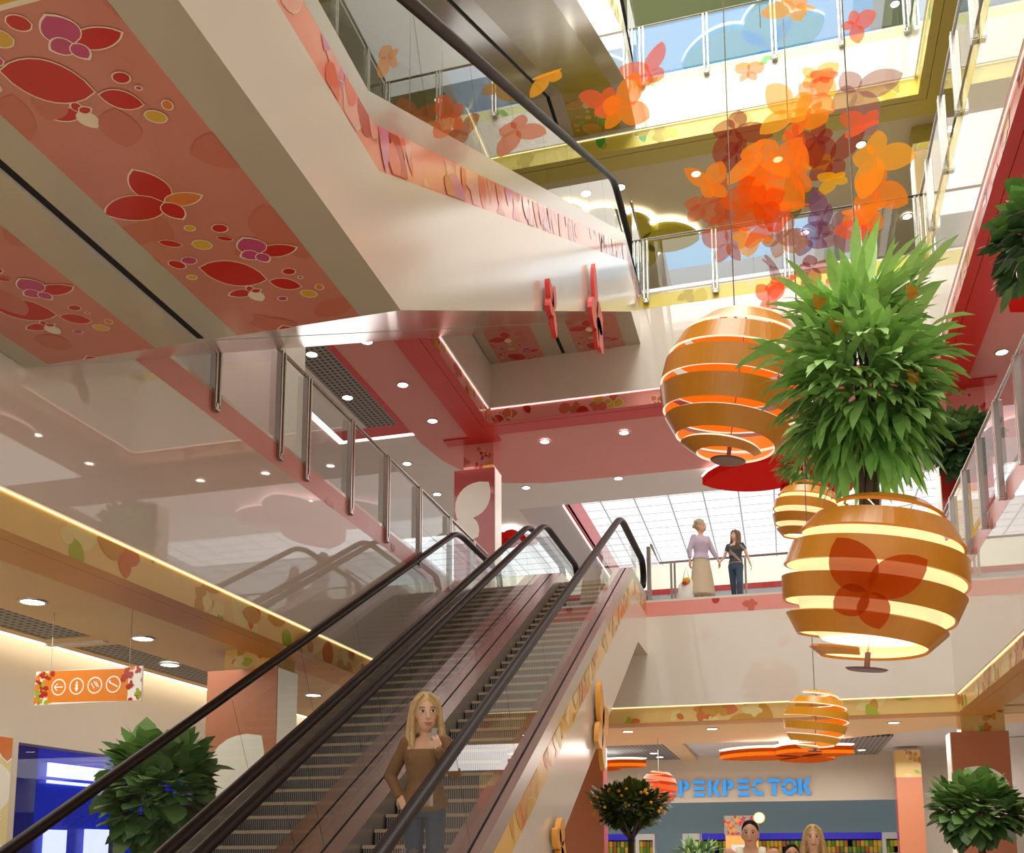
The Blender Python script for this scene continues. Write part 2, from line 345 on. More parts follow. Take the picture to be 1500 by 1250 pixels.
# third floor ceiling
slab('ceiling',-14,XL-.6,YF,YB+.5,14.95,15.05,olivec); slab('ceiling',XR+.6,12,YF,YB+.5,14.95,15.05,olivec)
slab('ceiling',-14,12,YB+.5,20.87,14.95,15.05,olivec); slab('ceiling',2.2,12,20.87,27,14.95,15.05,olivec); slab('ceiling',-14,-2.3,20.87,27,14.95,15.05,olivec)
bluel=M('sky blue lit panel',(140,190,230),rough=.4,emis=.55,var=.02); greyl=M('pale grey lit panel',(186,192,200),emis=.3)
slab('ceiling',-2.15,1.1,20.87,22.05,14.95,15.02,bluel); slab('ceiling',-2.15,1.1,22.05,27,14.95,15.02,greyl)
slab('ceiling',-2.3,-2.15,20.87,27,14.93,15.02,whitem); slab('ceiling',1.1,1.3,20.87,27,14.93,15.02,whitem); slab('ceiling',1.3,1.75,20.87,27,14.95,15.02,M('teal panel',(110,150,130),rough=.4)); slab('ceiling',1.75,2.05,20.87,27,14.94,15.02,M('ice panel',(200,214,228),emis=.4)); slab('ceiling',2.05,2.2,20.87,27,14.92,15.02,whitem)
# fourth floor ceiling and glazed roof
slab('ceiling',-14,XL-.6,YF,YB+.5,20.3,20.4,greenc); slab('ceiling',XR+.6,12,YF,YB+.5,20.3,20.4,greenc)
slab('ceiling',-14,12,YB+.5,20.87,20.3,20.4,greenc); slab('ceiling',2.8,12,20.87,27,20.3,20.4,greenc)
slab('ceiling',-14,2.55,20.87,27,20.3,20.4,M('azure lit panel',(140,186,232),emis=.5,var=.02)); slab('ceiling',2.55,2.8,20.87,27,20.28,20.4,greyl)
S(MB().box(XL-.6,XR+.6,YF,YB+.5,22.,22.1,M('glazed roof light',(255,252,246),emis=2.6,ecol=(255,250,240))).build('ceiling'))
# ------------------------------------------------------------------ ground floor shop walls
blue=M('cobalt shop wall',(22,40,150),rough=.25,emis=.7,var=.15,scale=1.2); blued=M('navy shop wall',(34,36,110),rough=.3,emis=.35)  # both walls glow in place of lighting inside the shop
w=MB().box(-8.5,-8.3,YF,9.18,0,4.2,beige).box(-8.5,-8.3,9.34,9.47,0,4.2,beige).box(-8.5,-8.3,9.18,9.34,2.87,4.2,beige).box(-8.5,-8.3,9.47,16.6,2.84,4.2,beige).box(-8.5,-8.3,16.6,33,0,4.2,beige); S(w.build('wall_left'))
wg=MB(); wg.face([(-8.32,9.47,0),(-8.32,16.6,0),(-8.32,16.6,2.84),(-8.32,9.47,2.84)],glass('shop window glass',(225,230,245))); wg.box(-8.36,-8.29,11.22,11.24,0,2.84,chrome); S(wg.build('window_1'))
p=MB().box(-8.295,-8.27,7.5,9.34,.4,2.87,M('butter poster',(238,226,160),rough=.4)); d=Decor(p,(Vector((-8.27,7.5,.4)),Y_,Z_,X_),(0,1.84,0,2.47)); d.scatter(9,5,[P_amb,P_oran,P_wht],P_wht,.25,.5,.02)
tag(p.build('poster',at=(-8.28,8.4,.4)),'pale yellow poster at the left picture edge beside the blue shop window','poster')
sh=MB().box(-12,-11.9,9.3,18,0,3.5,blue).box(-11.9,-11.88,9.4,14.0,0,3.5,blued).box(-12,-8.5,9.3,9.4,0,3.5,blued).box(-12,-8.5,9.3,18,3.4,3.5,blued).box(-12,-8.5,18,18.1,0,3.5,blue)
S(sh.build('wall_left'))
lw=M('lit white shop panel',(250,252,255),emis=1.1); lt=M('mint shop panel',(160,205,205),emis=.3)
def shoppanel(y0,y1,z0,z1,label,two=False):
    m=MB().box(-11.85,-11.8,y0,y1,z0,z1,lw)
    if two: m.box(-11.8,-11.79,y0,y1,z0,z0+(z1-z0)*.45,lt)
    tag(m.build('display_panel',at=(-11.8,(y0+y1)/2,z0)),label,'display panel')
shoppanel(14.2,15.9,2.87,3.1,'long glowing white panel high on the blue wall inside the left shop')
shoppanel(14.2,15.9,2.76,2.81,'thin glowing white strip under the long panel inside the left shop')
shoppanel(14.2,14.72,.9,1.99,'white and mint display panel low in the blue shop, nearer the poster',True)
shoppanel(15.22,15.93,.9,2.02,'white and mint display panel low in the blue shop, behind the leafy plant',True)
w=MB().box(-8.3,12,26.7,26.9,2.87,4.2,beige).box(3.2,12,26.7,26.9,0,2.87,beige); S(w.build('wall_back'))
S(MB().box(-8.3,12,30.5,30.7,0,4.06,M('slate blue shop wall',(128,146,150),rough=.5,emis=.3,var=.02)).build('wall_back'))  # faint emission stands in for light on this far wall
slab('ceiling',-8.3,12,26.9,30.5,4.0,4.05,greyw)
S(MB().box(8.,8.2,YF,34,0,4.2,whitem).build('wall_right'))
S(MB().box(5.2,8,24.0,24.2,0,2.75,M('night blue shopfront',(34,38,58),rough=.2)).box(3.9,8,24.,24.2,2.75,4.05,whitem).build('wall_right'))
# upper gallery side walls
for z0,z1,mt in ((6,9.9,whitem),(11.8,15,olivec),(16.2,20.4,greenc)):
    slab('wall_right',10.,10.2,YF,31,z0,z1,mt); slab('wall_left',-12.,-11.8,YF,31,z0,z1,mt)
# ------------------------------------------------------------------ columns
spk=speckle('copper terrazzo',(188,104,68),(230,162,124)); rosep=M('rose lacquer',(206,104,102),rough=.12,spec=.6,var=.04); ivory=M('ivory column side',(240,236,220),rough=.3,emis=.12)  # ivory glows faintly to make up for light missing on it
copred=M('scarlet lacquer',(200,60,56),rough=.15,spec=.6); khak=M('wheat lacquer',(226,196,140),rough=.3)
def wingl(sx,w,tx,tz,lo=.6):
    q=[(tx-.66*sx,tz-.72,47 if sx>0 else 133,.975,.33),(tx-.68*sx,tz-.75,-38 if sx>0 else 218,lo,.24)]
    return q
def column(x0,x1,y0,y1,z0,zc,z1,mat,side,capm,pal,label,white_side,fly=None,cap_in=.18,lip=None):
    c=thing('column',label,'column',((x0+x1)/2,(y0+y1)/2,z0))
    m=MB().box(x0,x1,y0,y1,z0,zc,mat)
    if fly:
        d=Decor(m,(Vector((x0,y0,z0)),X_,Z_,-Y_),(0,x1-x0,0,zc-z0-.02))
        for cx,cz,a,L,Wd in fly: d.leaf(L,Wd,R(a),cx,cz,ivory)
    m.build('shaft',c)
    s=MB()
    if white_side=='R': s.box(x1,x1+.012,y0+.02,y1-.02,z0,zc,side)
    else: s.box(x0-.012,x0,y0+.02,y1-.02,z0,zc,side)
    s.build('side_panel',c)
    k=MB().box(x0+cap_in,x1-cap_in*.2,y0+.06,y1,zc,z1,capm); d=Decor(k,(Vector((x0+cap_in,y0+.06,zc)),X_,Z_,-Y_),(0,x1-x0-cap_in*1.2,0,z1-zc)); d.scatter(7,int(abs(x0*7+z0)),pal,P_cream,.08,.16)
    k.build('capital',c)
    if lip: MB().box(x0-.15,x1+.12,y0-.25,y0+.06,z1-.03,z1+.01,lip).build('ceiling_collar',c)
    return c
column(-6.45,-5.55,10.3,10.8,0,3.7,3.95,spk,ivory,tanband,F1P,'copper column with cream butterfly wing behind the left leafy plant','R',wingl(1,.9,.72,2.93))
column(2.72,3.62,18.5,19.,0,3.6,3.95,spk,ivory,tanband,F1P,'copper column with cream wing rising behind the right leafy plant','L',wingl(-1,.9,.19,3.))
column(2.5,3.06,25.4,25.9,0,3.32,3.97,spk,rosep,tanband,F1P,'plain narrow copper column by the far shop front','L',cap_in=.0)
column(-4.25,-3.35,19.,19.5,0,3.6,3.95,spk,rosep,tanband,F1P,'copper column half hidden behind the escalator and the citrus tree','R')
column(-6.2,-5.36,18.6,19.1,6,9.22,9.8,rosep,ivory,pinkband,F2P,'rose red column with cream butterfly wing at the back of the second floor','R',wingl(1,.84,.72,2.93),lip=redring)
column(-6.5,-5.6,10.35,10.87,6,9.3,9.8,M('glass washed rose lacquer',(226,200,190),rough=.15),ivory,pinkband,F2P,'column with broad ivory side seen through the second floor left railing','R')  # rose front painted pale to carry the reflections washing over the railing glass
column(2.85,3.7,18.6,19.1,6,9.22,9.8,copred,ivory,pinkband,F2P,'scarlet column behind the hanging bamboo on the second floor right','L',lip=redring)
column(2.74,3.6,18.5,19.,11.8,14.4,14.95,khak,ivory,olivering,[P_ol],'wheat coloured column at the third floor back right corner','L',lip=None,cap_in=0)
# ------------------------------------------------------------------ ceiling butterflies with lit edges
def ceilfly(name_c,x,y,z,sz,rot,mat,glow,label,flip=1,th=.16,mirror=False):
    c=thing('ceiling_butterfly',label,'ceiling panel',(x,y,z))
    fr=(Vector((x,y,z)),X_,Y_,Z_)
    for w in wings(sz,rot,0,0,14,flip=flip): MB().prism(w,fr,th,mat,off=0).build('wing',c)
    g=MB()
    for w in wings(sz,rot,0,0,14,grow=.1 if glow is not glowp else .035,flip=flip): g.prism(w,fr,.02,glow,off=th+.03)
    g.build('light_edge',c)
    MB().tube([(x,y,z+th),(x,y,z+.3)],.02,chrome,6).build('hanger',c)
glowp=M('white lit edge',(255,252,248),emis=.9)
orn=M('burnt orange gloss panel',(204,90,14),rough=.9,spec=.05,emis=.06); redp=M('vermilion gloss panel',(206,32,24),rough=.9,spec=.05,emis=.1); olp=M('olive gloss panel',(160,142,16),rough=.25,emis=.1); cyp=M('aqua gloss panel',(112,184,214),rough=.25,emis=.3)
glowo=M('bright lit edge',(255,252,248),emis=1.8)
ceilfly('o',.35,22.6,3.62,1.75,R(58),orn,glowp,'large burnt orange butterfly panel under the ground floor ceiling beside the small lantern')
ceilfly('o',-4.3,24.2,3.62,1.1,R(-25),orn,glowp,'orange butterfly panel under the ceiling above the citrus tree, left of the shop sign')
ceilfly('r',.8,21.3,9.5,2.3,R(60),redp,glowp,'big red butterfly panel under the second floor ceiling behind the bamboo')
ceilfly('r',-6.6,24.4,9.55,.75,R(10),redp,glowp,'small red butterfly panel with lit edge beyond the escalator handrails')
ceilfly('r',4.6,14.4,9.5,1.6,R(20),redp,glowp,'red butterfly panel under the right second floor ceiling by the picture edge')
ceilfly('y',-2.6,20.35,14.7,1.3,R(-10),olp,glowo,'olive butterfly panel with white lit edge under the third floor ceiling')
ceilfly('y',-3.8,19.55,14.7,1.1,R(-20),olp,glowo,'olive butterfly panel half hidden by the black upper handrail')
ceilfly('b',.3,22.0,20.1,2.0,R(62),cyp,glowp,'aqua butterfly panel with white lit edge under the fourth floor ceiling')
# ------------------------------------------------------------------ recessed downlights
def downlight(x,y,z,label,r=.1):
    o=thing('downlight',label,'downlight',(x,y,z))
    MB().lathe([(r*.9,-.012),(r*.9,-.008)],(x,y,z),lampw,20).build('lamp_disc',o)
    MB().lathe([(r*.9,-.014),(r*1.12,-.01),(r*1.14,.0),(r*.9,-.004)],(x,y,z),chrome,20,caps=False).build('rim',o)
for x,y,l in ((-6.76,7.77,'nearest of the row along the tan left ceiling, above the sign'),(-6.77,9.49,'second of the row along the tan left ceiling, right above the sign'),(-6.78,11.6,'third of the row along the tan left ceiling, hidden near the orange column'),(-6.78,13.72,'seen between handrails to the right of the orange column'),(-7.4,10.95,'set in the grille strip left of the orange column')): downlight(x,y,3.95,'round downlight '+l,.12)
for i,x in enumerate((-2.95,-1.33,.3,1.95)): downlight(x,19.7,3.95,'flat round downlight in the tan back ceiling, %s from the left'%('first','second','third','fourth')[i],.11)
for x,y,l in ((-3.08,24.7,'nearer one in the grille over the citrus tree'),(-3.05,25.7,'farther one in the grille over the citrus tree'),(.75,24.9,'nearer one in the grille below the small lantern'),(.78,25.8,'farther one in the grille below the small lantern'),(1.75,25.3,'right one in the grille left of the far column')): downlight(x,y,3.99,'small downlight, '+l,.1)
for i,y in enumerate((14.25,15.85,17.42)): downlight(-6.25,y,9.8,'bright downlight in the red left ceiling, %s from the viewer'%('first','second','third')[i],.1)
for x,y,l in ((-7.3,14.4,'nearer one in the square cell grille'),(-7.4,16.05,'farther one in the square cell grille')): downlight(x,y,9.8,'bright downlight, '+l,.1)
for x,y,l in ((-7.55,19.45,'nearer one left of the rose column'),(-7.55,21.4,'farther one left of the rose column')): downlight(x,y,9.86,'downlight in the white ceiling, '+l,.1)
for i,x in enumerate((-4.4,-2.8,-1.2,.4,2.)): downlight(x,18.95,9.79,'bright downlight in the rose back ceiling, %s from the left'%('first','second','third','fourth','fifth')[i],.1)
for i,x in enumerate((-5.45,-3.33)): downlight(x,21.55,9.86,'downlight in the white strip behind the rose ceiling, %s of the lanterns'%('far left','just left')[i],.1)
for i,y in enumerate((17.45,15.9,14.3,12.7)): downlight(3.73,y,9.8,'bright downlight in the red right ceiling, %s along from the corner'%('first','second','third','fourth')[i],.1)
for i,x in enumerate((-3.47,-2.75,-1.24,.33,1.86)): downlight(x,18.8,14.95,'downlight in the khaki third floor ceiling, %s from the left'%('first','second','third','fourth','fifth')[i],.1)
for i,x in enumerate((.87,2.95)): downlight(x,21.37,14.93,'downlight in the third floor ceiling seen through the glass, %s one'%('left','right')[i],.1)
downlight(3.03,21.75,20.3,'downlight in the sage fourth floor ceiling at the top of the picture',.1)
# ------------------------------------------------------------------ railings
def railing(label,pts,z,posts,plate=None,group=None,down=.2,top=1.05,thin=False):
    """pts: polyline of the hand rail; posts: (x,y,nx,ny) with the outward normal"""
    o=thing('glass_railing',label,'railing',(pts[0][0],pts[0][1],z),group)
    MB().tube([(x,y,z+top) for x,y in pts],.024,chrome,8).build('handrail',o,True)
    for a,b in zip(pts,pts[1:]):
        m=MB(); m.face([(a[0],a[1],z+.02),(b[0],b[1],z+.02),(b[0],b[1],z+top-.06),(a[0],a[1],z+top-.06)],glassm); m.build('glass_pane',o)
    for x,y,nx,ny in posts:
        w=.018; L=.045; m=MB()
        for s in (-1,1):
            cx=x+nx*.05+(-ny)*0; cy=y+ny*.05
            if nx: m.box(cx-.035,cx+.035,cy+s*.034-.02,cy+s*.034+.02,z-down,z+top-.03,chrome)
            else: m.box(cx+s*.034-.02,cx+s*.034+.02,cy-.035,cy+.035,z-down,z+top-.03,chrome)
        if nx: m.box(x,x+nx*.085,y-.045,y+.045,z-down-.02,z-down+.06,chrome)
        else: m.box(x-.045,x+.045,min(y,y+ny*.085),max(y,y+ny*.085),z-down-.02,z-down+.06,chrome)
        m.build('post',o,bevel=.008)
lp=[8.11,9.386,10.015,11.233,12.426,13.7,15.11,16.4]
railing('glass railing with steel posts along the second floor left edge',[(XL-.03,7.4),(XL-.03,17.4)],6.,[(XL-.045,y,1,0) for y in lp])
rp=[9.2,10.45,11.7,12.87,14.02,15.2,16.35]
railing('glass railing with steel posts along the second floor right edge',[(XR-.03,5.),(XR-.03,17.5)],6.,[(XR,y,-1,0) for y in rp])
railing('glass railing set back behind the strolling couple on the second floor',[(-2.16,17.62),(-2.16,18.83),(7.5,18.83)],6.,[(-2.16,17.66,-1,0)]+[(x,18.83,0,-1) for x in (-1.9,-.6,.7,2.,3.75,5.)],down=-.02)
railing('glass railing along the third floor back edge above the white nosing',[(-2.2,16.3),(-2.2,17.47),(XR,17.47)],11.8,[(x,YB,0,-1) for x in (-2.12,-.87,.38,1.6,2.58)])
railing('glass railing along the third floor right edge in the top right',[(XR-.03,5.),(XR-.03,17.4)],11.8,[(XR,y,-1,0) for y in (9.9,11.2,12.5,13.8,15.05,16.5)])
railing('glass railing along the fourth floor back edge at the top of the picture',[(-2.2,16.3),(-2.2,17.47),(XR,17.47)],16.2,[(x,YB,0,-1) for x in (-2.1,-.9,.33,1.5,2.6)])
railing('glass railing along the fourth floor right edge at the top of the picture',[(XR-.03,9.),(XR-.03,17.4)],16.2,[(XR,y,-1,0) for y in (12.5,13.8,15.05,16.5)])
# ------------------------------------------------------------------ escalators
SL=.543
deckm=M('brushed rosy aluminium deck',(178,150,146),rough=.22,metal=.75,var=.05,scale=25); skirtm=M('brushed aluminium skirt',(196,190,184),rough=.3,metal=.7,var=.05,scale=25)
ytread=M('beige step edge',(214,190,158),rough=.5); comb=stripes('grooved step riser',(40,36,36),(168,160,154),.021); tread=stripes('grooved step tread',(36,34,34),(120,116,112),.021)
def prof(z0,z1,yn,d,dl,ya,ye): return [(ya,z0+dl),(yn+(z0+dl-z1-d)/SL,z0+dl),(yn+(dl-d)/SL,z1+dl),(ye,z1+dl)]
def side(mb,x,A,B,mat):
    for i in range(3): mb.face([(x,*A[i]),(x,*A[i+1]),(x,*B[i+1]),(x,*B[i])],mat)
def flat(mb,x0,x1,A,mat):
    for i in range(3): mb.face([(x0,*A[i]),(x1,*A[i]),(x1,*A[i+1]),(x0,*A[i+1])],mat)
def hrail(P,x,o):
    pts=[]
    def arc(c,a0,a1,r=.26,n=7):
        for i in range(n+1):
            a=R(a0+(a1-a0)*i/n); pts.append((x,c[0]+r*math.cos(a),c[1]+r*math.sin(a)))
    ya,za=P[0]; ye,ze=P[3]
    arc((ya,za-.26),250,90)
    for i in (1,2):
        (y0,z0),(yc,zc),(y2,z2)=P[i-1],P[i],P[i+1]
        for t in (-1,-.55,0,.55,1):
            q=.35
            a=Vector((yc-y0,zc-z0)).normalized(); b=Vector((y2-yc,z2-zc)).normalized()
            s=(t+1)/2; p0=Vector((yc,zc))-a*q; p1=Vector((yc,zc)); p2=Vector((yc,zc))+b*q
            p=p0*(1-s)**2+p1*2*s*(1-s)+p2*s*s; pts.append((x,p.x,p.y))
    arc((ye,ze-.26),90,-70)
    V=MB(); V.tube(pts,1.,dark,10,sq=(.058,.042)); return V.build('handrail',o,True)
def escalator(label,xc,hw,z0,z1,yn,ya,ye,xl,xr,outer,pal,bandm,outl,steps=True,panelx=None,panelm=None,seed=1,decpal=None,nfly=0,dlift=0.):
    o=thing('escalator',label,'escalator',(xc,ya,z0-.9 if z0>1 else 0.))
    pr=lambda d,dl,a=ya,e=ye: prof(z0,z1,yn,d,dl,a,e)
    U=pr(-1.45,-.97); PB=pr(-.54,-.27); PT=pr(-.24,-.02); DK=pr(-.04,.13); HR=pr(.9,.82,ya+.1,ye-.1)
    if z0<1: U=[(ya+1.2,-.0),(yn+(0-z1+1.45)/SL,0.)]+U[2:]
    # casing: sides, soffit
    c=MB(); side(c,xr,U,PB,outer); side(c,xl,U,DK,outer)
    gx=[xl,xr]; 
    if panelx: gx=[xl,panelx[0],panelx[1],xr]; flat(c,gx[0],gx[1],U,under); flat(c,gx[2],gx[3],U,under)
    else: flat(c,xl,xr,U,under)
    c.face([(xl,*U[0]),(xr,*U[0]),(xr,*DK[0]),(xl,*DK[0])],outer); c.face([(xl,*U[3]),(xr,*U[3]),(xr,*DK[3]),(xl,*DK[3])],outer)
    c.build('casing',o)
    if panelx and xl>-4: 
        q=MB(); flat(q,xl-.075,xl,[(y,z+.02) for y,z in U],blackm); q.build('soffit_gap_shade',o)  # black strip painted in for the shade inside the groove
    if panelx:
        p=MB(); flat(p,panelx[0],panelx[1],U,panelm); w=panelx[1]-panelx[0]
        for k,(a,b) in enumerate(((0,1),(2,3))):
            L=U[b][0]-U[a][0]; fr=(Vector((panelx[0],U[a][0],U[a][1])),X_,Y_,-Z_); d=Decor(p,fr,(0,w,0,L))
            if k==0 and z0==6.:
                d.add([(0,0),(w,0),(w,.16),(0,.16)],P_yel); d.add([(0,.155),(w,.155),(w,.18),(0,.18)],P_cream)
            rd=random.Random(seed+k)
            for q in range(int(L*5)):      # soft tonal leaves
                d.leaf(rd.uniform(.2,.4),rd.uniform(.08,.14),rd.uniform(0,6.28),rd.uniform(0,w),rd.uniform(.2 if k==0 else 0,L),decpal[0])
            y=(.18 if z0==6. else 0.) if k==0 else -.95
            if k==0: yq=y; y=0.; bz=[(.47,yq+.05,.05,1),(.33,yq+.09,.06,3),(.22,yq+.19,.04,2)]
            if k==0:
                for q_ in bz: d.leaf(q_[2]*2,q_[2]*.8,.4,q_[0]-q_[2],q_[1],decpal[q_[3]],outl,.006,True)
                y=yq
            B=lambda cx,cy,r,mt,rot=0.: d.leaf(r*2,r*.75,rot,cx-r*math.cos(rot),y+cy-r*math.sin(rot),mt,outl,.006,True)
            while y<L:
                # repeating motif: butterflies, big leaves and buds
                d.free(.611,y+.223,((1,.236,.055,decpal[1]),(-93,.155,.085,decpal[2]),(180,.11,.045,decpal[2]),(83,.085,.04,decpal[2])),outl)
                d.leaf(.387,.128,R(34.7),.201,y+.263,decpal[1],outl,.007); d.leaf(.19,.058,R(35),.529,y+.503,decpal[1],outl,.006)
                B(.69,.442,.04,decpal[1]); B(.728,.516,.014,decpal[2]); B(.695,.694,.05,decpal[3],R(30)); B(.791,.643,.03,decpal[4],R(-60)); B(.513,.699,.03,decpal[2])
                d.free(.37,y+.575,((180,.156,.04,decpal[1]),(87,.105,.045,P_cream),(-80,.06,.025,decpal[1]),(-5,.06,.02,decpal[1])),outl)
                d.free(.358,y+1.266,((-90,.27,.1,decpal[1]),(0,.22,.05,decpal[4]),(180,.367,.1,decpal[1]),(85,.146,.06,decpal[1])),outl,.006)
                B(.362,1.497,.03,decpal[3]); B(.343,1.651,.055,decpal[3],R(20)); B(.522,1.542,.045,decpal[1]); d.leaf(.13,.03,R(30),.12,y+1.56,decpal[1],outl,.005); B(.185,1.767,.045,decpal[2]); d.leaf(.09,.02,R(30),.46,y+1.61,decpal[1],outl,.004)
                B(.09,.2,.05,decpal[1],R(50)); B(.1,.34,.03,decpal[3])
                y+=1.59
        p.build('soffit_panel',o)
    b=MB(); side(b,xr,PB,PT,bandm); rd=random.Random(seed*7)
    lens=[math.dist(PB[i],PB[i+1]) for i in range(3)]
    for i in range(3):
        a=Vector((0,PB[i+1][0]-PB[i][0],PB[i+1][1]-PB[i][1])).normalized(); n_=Vector((0,-a.z,a.y)); h=(Vector((0,*PT[i]))-Vector((0,*PB[i]))).dot(n_)
        fr=(Vector((xr,*PB[i])),a,n_,X_); d=Decor(b,fr,(0.05,lens[i]-.03,0.01,h-.01))
        for q in range(int(lens[i]*7.)):
            d.leaf(rd.uniform(.2,.55),rd.uniform(.05,.14),rd.choice((R(90),R(70),R(110),R(0)))+rd.uniform(-.3,.3),rd.uniform(0,lens[i]),rd.uniform(-.1,h*.7),rd.choice(pal),outl if rd.random()<.18 else None,.006)
    b.build('pattern_strip',o)
    s=MB(); side(s,xr,PT,DK,skirtm); s.build('skirt',o)
    gxs=(xc-hw,xc+hw); sw=.435
    dk=MB()
    for a,e in ((xl,gxs[0]-.012),(gxs[0]+.012,xc-sw),(xc+sw,gxs[1]-.012),(gxs[1]+.012,xr)): flat(dk,a,e,DK,deckm)
    DL=pr(-.55,-.38)
    side(dk,xc-sw,DL,DK,skirtm); side(dk,xc+sw,DL,DK,skirtm); dk.build('deck',o)
    gp=MB()
    for x in gxs: flat(gp,x-.014,x+.014,[(y,z-.004) for y,z in DK],blackm)
    gp.build('glass_channel',o)
    for x in gxs:
        g=MB(); HB=[(y,z-.03) for y,z in HR]
        A=[(HB[0][0],DK[0][1]),DK[1],DK[2],(HB[3][0],DK[3][1])]; side(g,x,A,HB,glasso if z1==11.8 else glassm)
        n=8
        for k in range(1,n):      # joints between panes, square to the slope
            y=A[1][0]+(A[2][0]-A[1][0])*k/n; zb=A[1][1]+(A[2][1]-A[1][1])*k/n; dy=-.36; dz=.66+.0
            g.face([(x+.002,y,zb),(x+.002,y+.006,zb),(x+.002,y+.006+dy,zb+dz),(x+.002,y+dy,zb+dz)],blackm)
        g.build('balustrade_glass',o); hrail(HR,x,o)
    if steps:
        rise=.1357; run=.25; zt=z1-rise; k=0; y=yn+.35+(-0)  # nosing of highest step on the slope
        y=yn+(zt-z1+.19)/SL
        n0=thing
        me=None
        cl=[]
        # flat steps at the top landing
        tops=[(y+run,z1-.03),(y+2*run,z1-.005)]
        while zt>z0+.7 and k<46:
            cl.append((y,zt)); y-=run; zt-=rise; k+=1
        for (yy,zz) in cl+tops:
            if me is None:
                m=MB(); m.box(xc-sw+.01,xc+sw-.01,yy,yy+run+.02,zz-.03,zz,tread); m.box(xc-sw+.01,xc+sw-.01,yy,yy+.03,zz-rise-.02,zz-.028,comb); m.box(xc-sw+.01,xc+sw-.01,yy-.006,yy+.03,zz-.026,zz+.004,ytread)
                st=m.build('step',o,at=None); me=st; y0s,z0s=yy,zz
            else:
                st=me.copy(); COL.objects.link(st); st.location=(0,yy-y0s,zz-z0s); ORG[st.name]=org(o)
        f=MB().box(xc-sw,xc+sw,tops[-1][0]+run,ye,z1-.05,z1+.004,stripes('landing comb plate',(70,68,68),(160,156,150),.03)); f.build('landing_plate',o)
    return o
glasso=glass('olive tinted balustrade glass',(222,220,190))
flank=M('satin white cladding',(230,222,210),rough=.16,spec=.4,var=.015,scale=2)
yl=M('honey print strip',(240,198,110),rough=.2); rl=M('coral print strip',(246,158,138),rough=.15)
HP=[P_oran,P_amb,P_lem,P_yel]; CP=[P_red,M('print coral',(238,110,90),rough=.15),M('print blush',(244,176,164),rough=.15),M('print coral',(238,110,90)),P_oran,M('print blush',(244,176,164)),M('print lilac pink',(222,130,170),rough=.15)]
e1=escalator('left rising escalator beside the glossy left wall, empty steps',-4.4375,.6125,0,6,15.45,4.2,17.75,-5.1,-3.697,white,HP,yl,None,seed=3)
e2=escalator('right rising escalator carrying the woman on the phone',-2.955,.61,0,6,15.45,4.2,17.75,-3.695,-2.25,flank,HP,yl,P_lem,seed=4)
dp=[M('print faint salmon',(198,114,92),rough=.15),P_red,P_pink,P_yel,P_oran]
e3=escalator('upper escalator overhead on the near side, salmon butterfly soffit and white flank',-2.955,.61,6,11.8,15.45,2.85,17.5,-3.65,-2.25,flank,CP,rl,P_cream,steps=False,panelx=(-3.42,-2.53),panelm=salmon,seed=5,decpal=dp)
e4=escalator('upper escalator overhead on the far left, second salmon butterfly soffit',-4.4375,.6125,6,11.8,15.45,2.85,17.5,-5.1,-3.72,white,CP,rl,P_cream,steps=False,panelx=(-4.92,-4.05),panelm=salmon,seed=6,decpal=dp)
dy=[P_ol,P_amb,P_grn,P_ylem,P_ol]; ol=M('ochre print panel',(176,156,56),rough=.2,var=.2,scale=2.)
e5=escalator('topmost escalator with ochre patterned soffit, nearer of the pair',-2.955,.61,11.8,16.2,15.45,5.8,17.5,-3.65,-2.25,white,F3P,yelband,P_lem,steps=False,panelx=(-3.42,-2.53),panelm=ol,seed=7,decpal=dy)
e6=escalator('topmost escalator with ochre patterned soffit, farther left of the pair',-4.4375,.6125,11.8,16.2,15.45,5.8,17.5,-5.1,-3.72,white,F3P,yelband,P_lem,steps=False,panelx=(-4.92,-4.05),panelm=ol,seed=8,decpal=dy)
# cut-out butterflies standing off the escalator flanks
def flankfly(y,z,ws,mat,label,x=-2.2):
    m=MB(); fr=(Vector((x-.02,y,z)),Y_,Z_,X_)
    for a,L,W in ws: m.prism(leaf(L,W,R(a),0,0,10,wing=True),fr,.055,mat)
    m.box(x-.05,x-.02,y-.03,y+.03,z-.03,z+.03,chrome)
    tag(m.build('butterfly_ornament',at=(x,y,z)),label,'ornament')
fr_=M('coral red foam',(226,66,56),rough=.4); fo_=M('honey orange foam',(236,166,56),rough=.4)
flankfly(9.8,7.3,((75,.3,.1),(130,.3,.08),(200,.22,.09),(-62,.3,.07)),fr_,'smaller red cut-out butterfly on the white flank of the upper escalator')
flankfly(12.45,8.62,((98,.72,.13),(25,.5,.22),(190,.42,.2),(-80,.42,.1),(-30,.55,.2)),fr_,'larger red cut-out butterfly on the white flank of the upper escalator')
flankfly(12.4,3.1,((100,.62,.16),(35,.5,.2),(205,.4,.17),(-80,.5,.13)),fo_,'larger honey coloured cut-out butterfly on the lower escalator flank')
flankfly(9.9,1.66,((70,.3,.12),(140,.25,.1),(-75,.36,.12),(-25,.25,.1)),fo_,'smaller honey coloured cut-out butterfly low on the lower escalator flank')
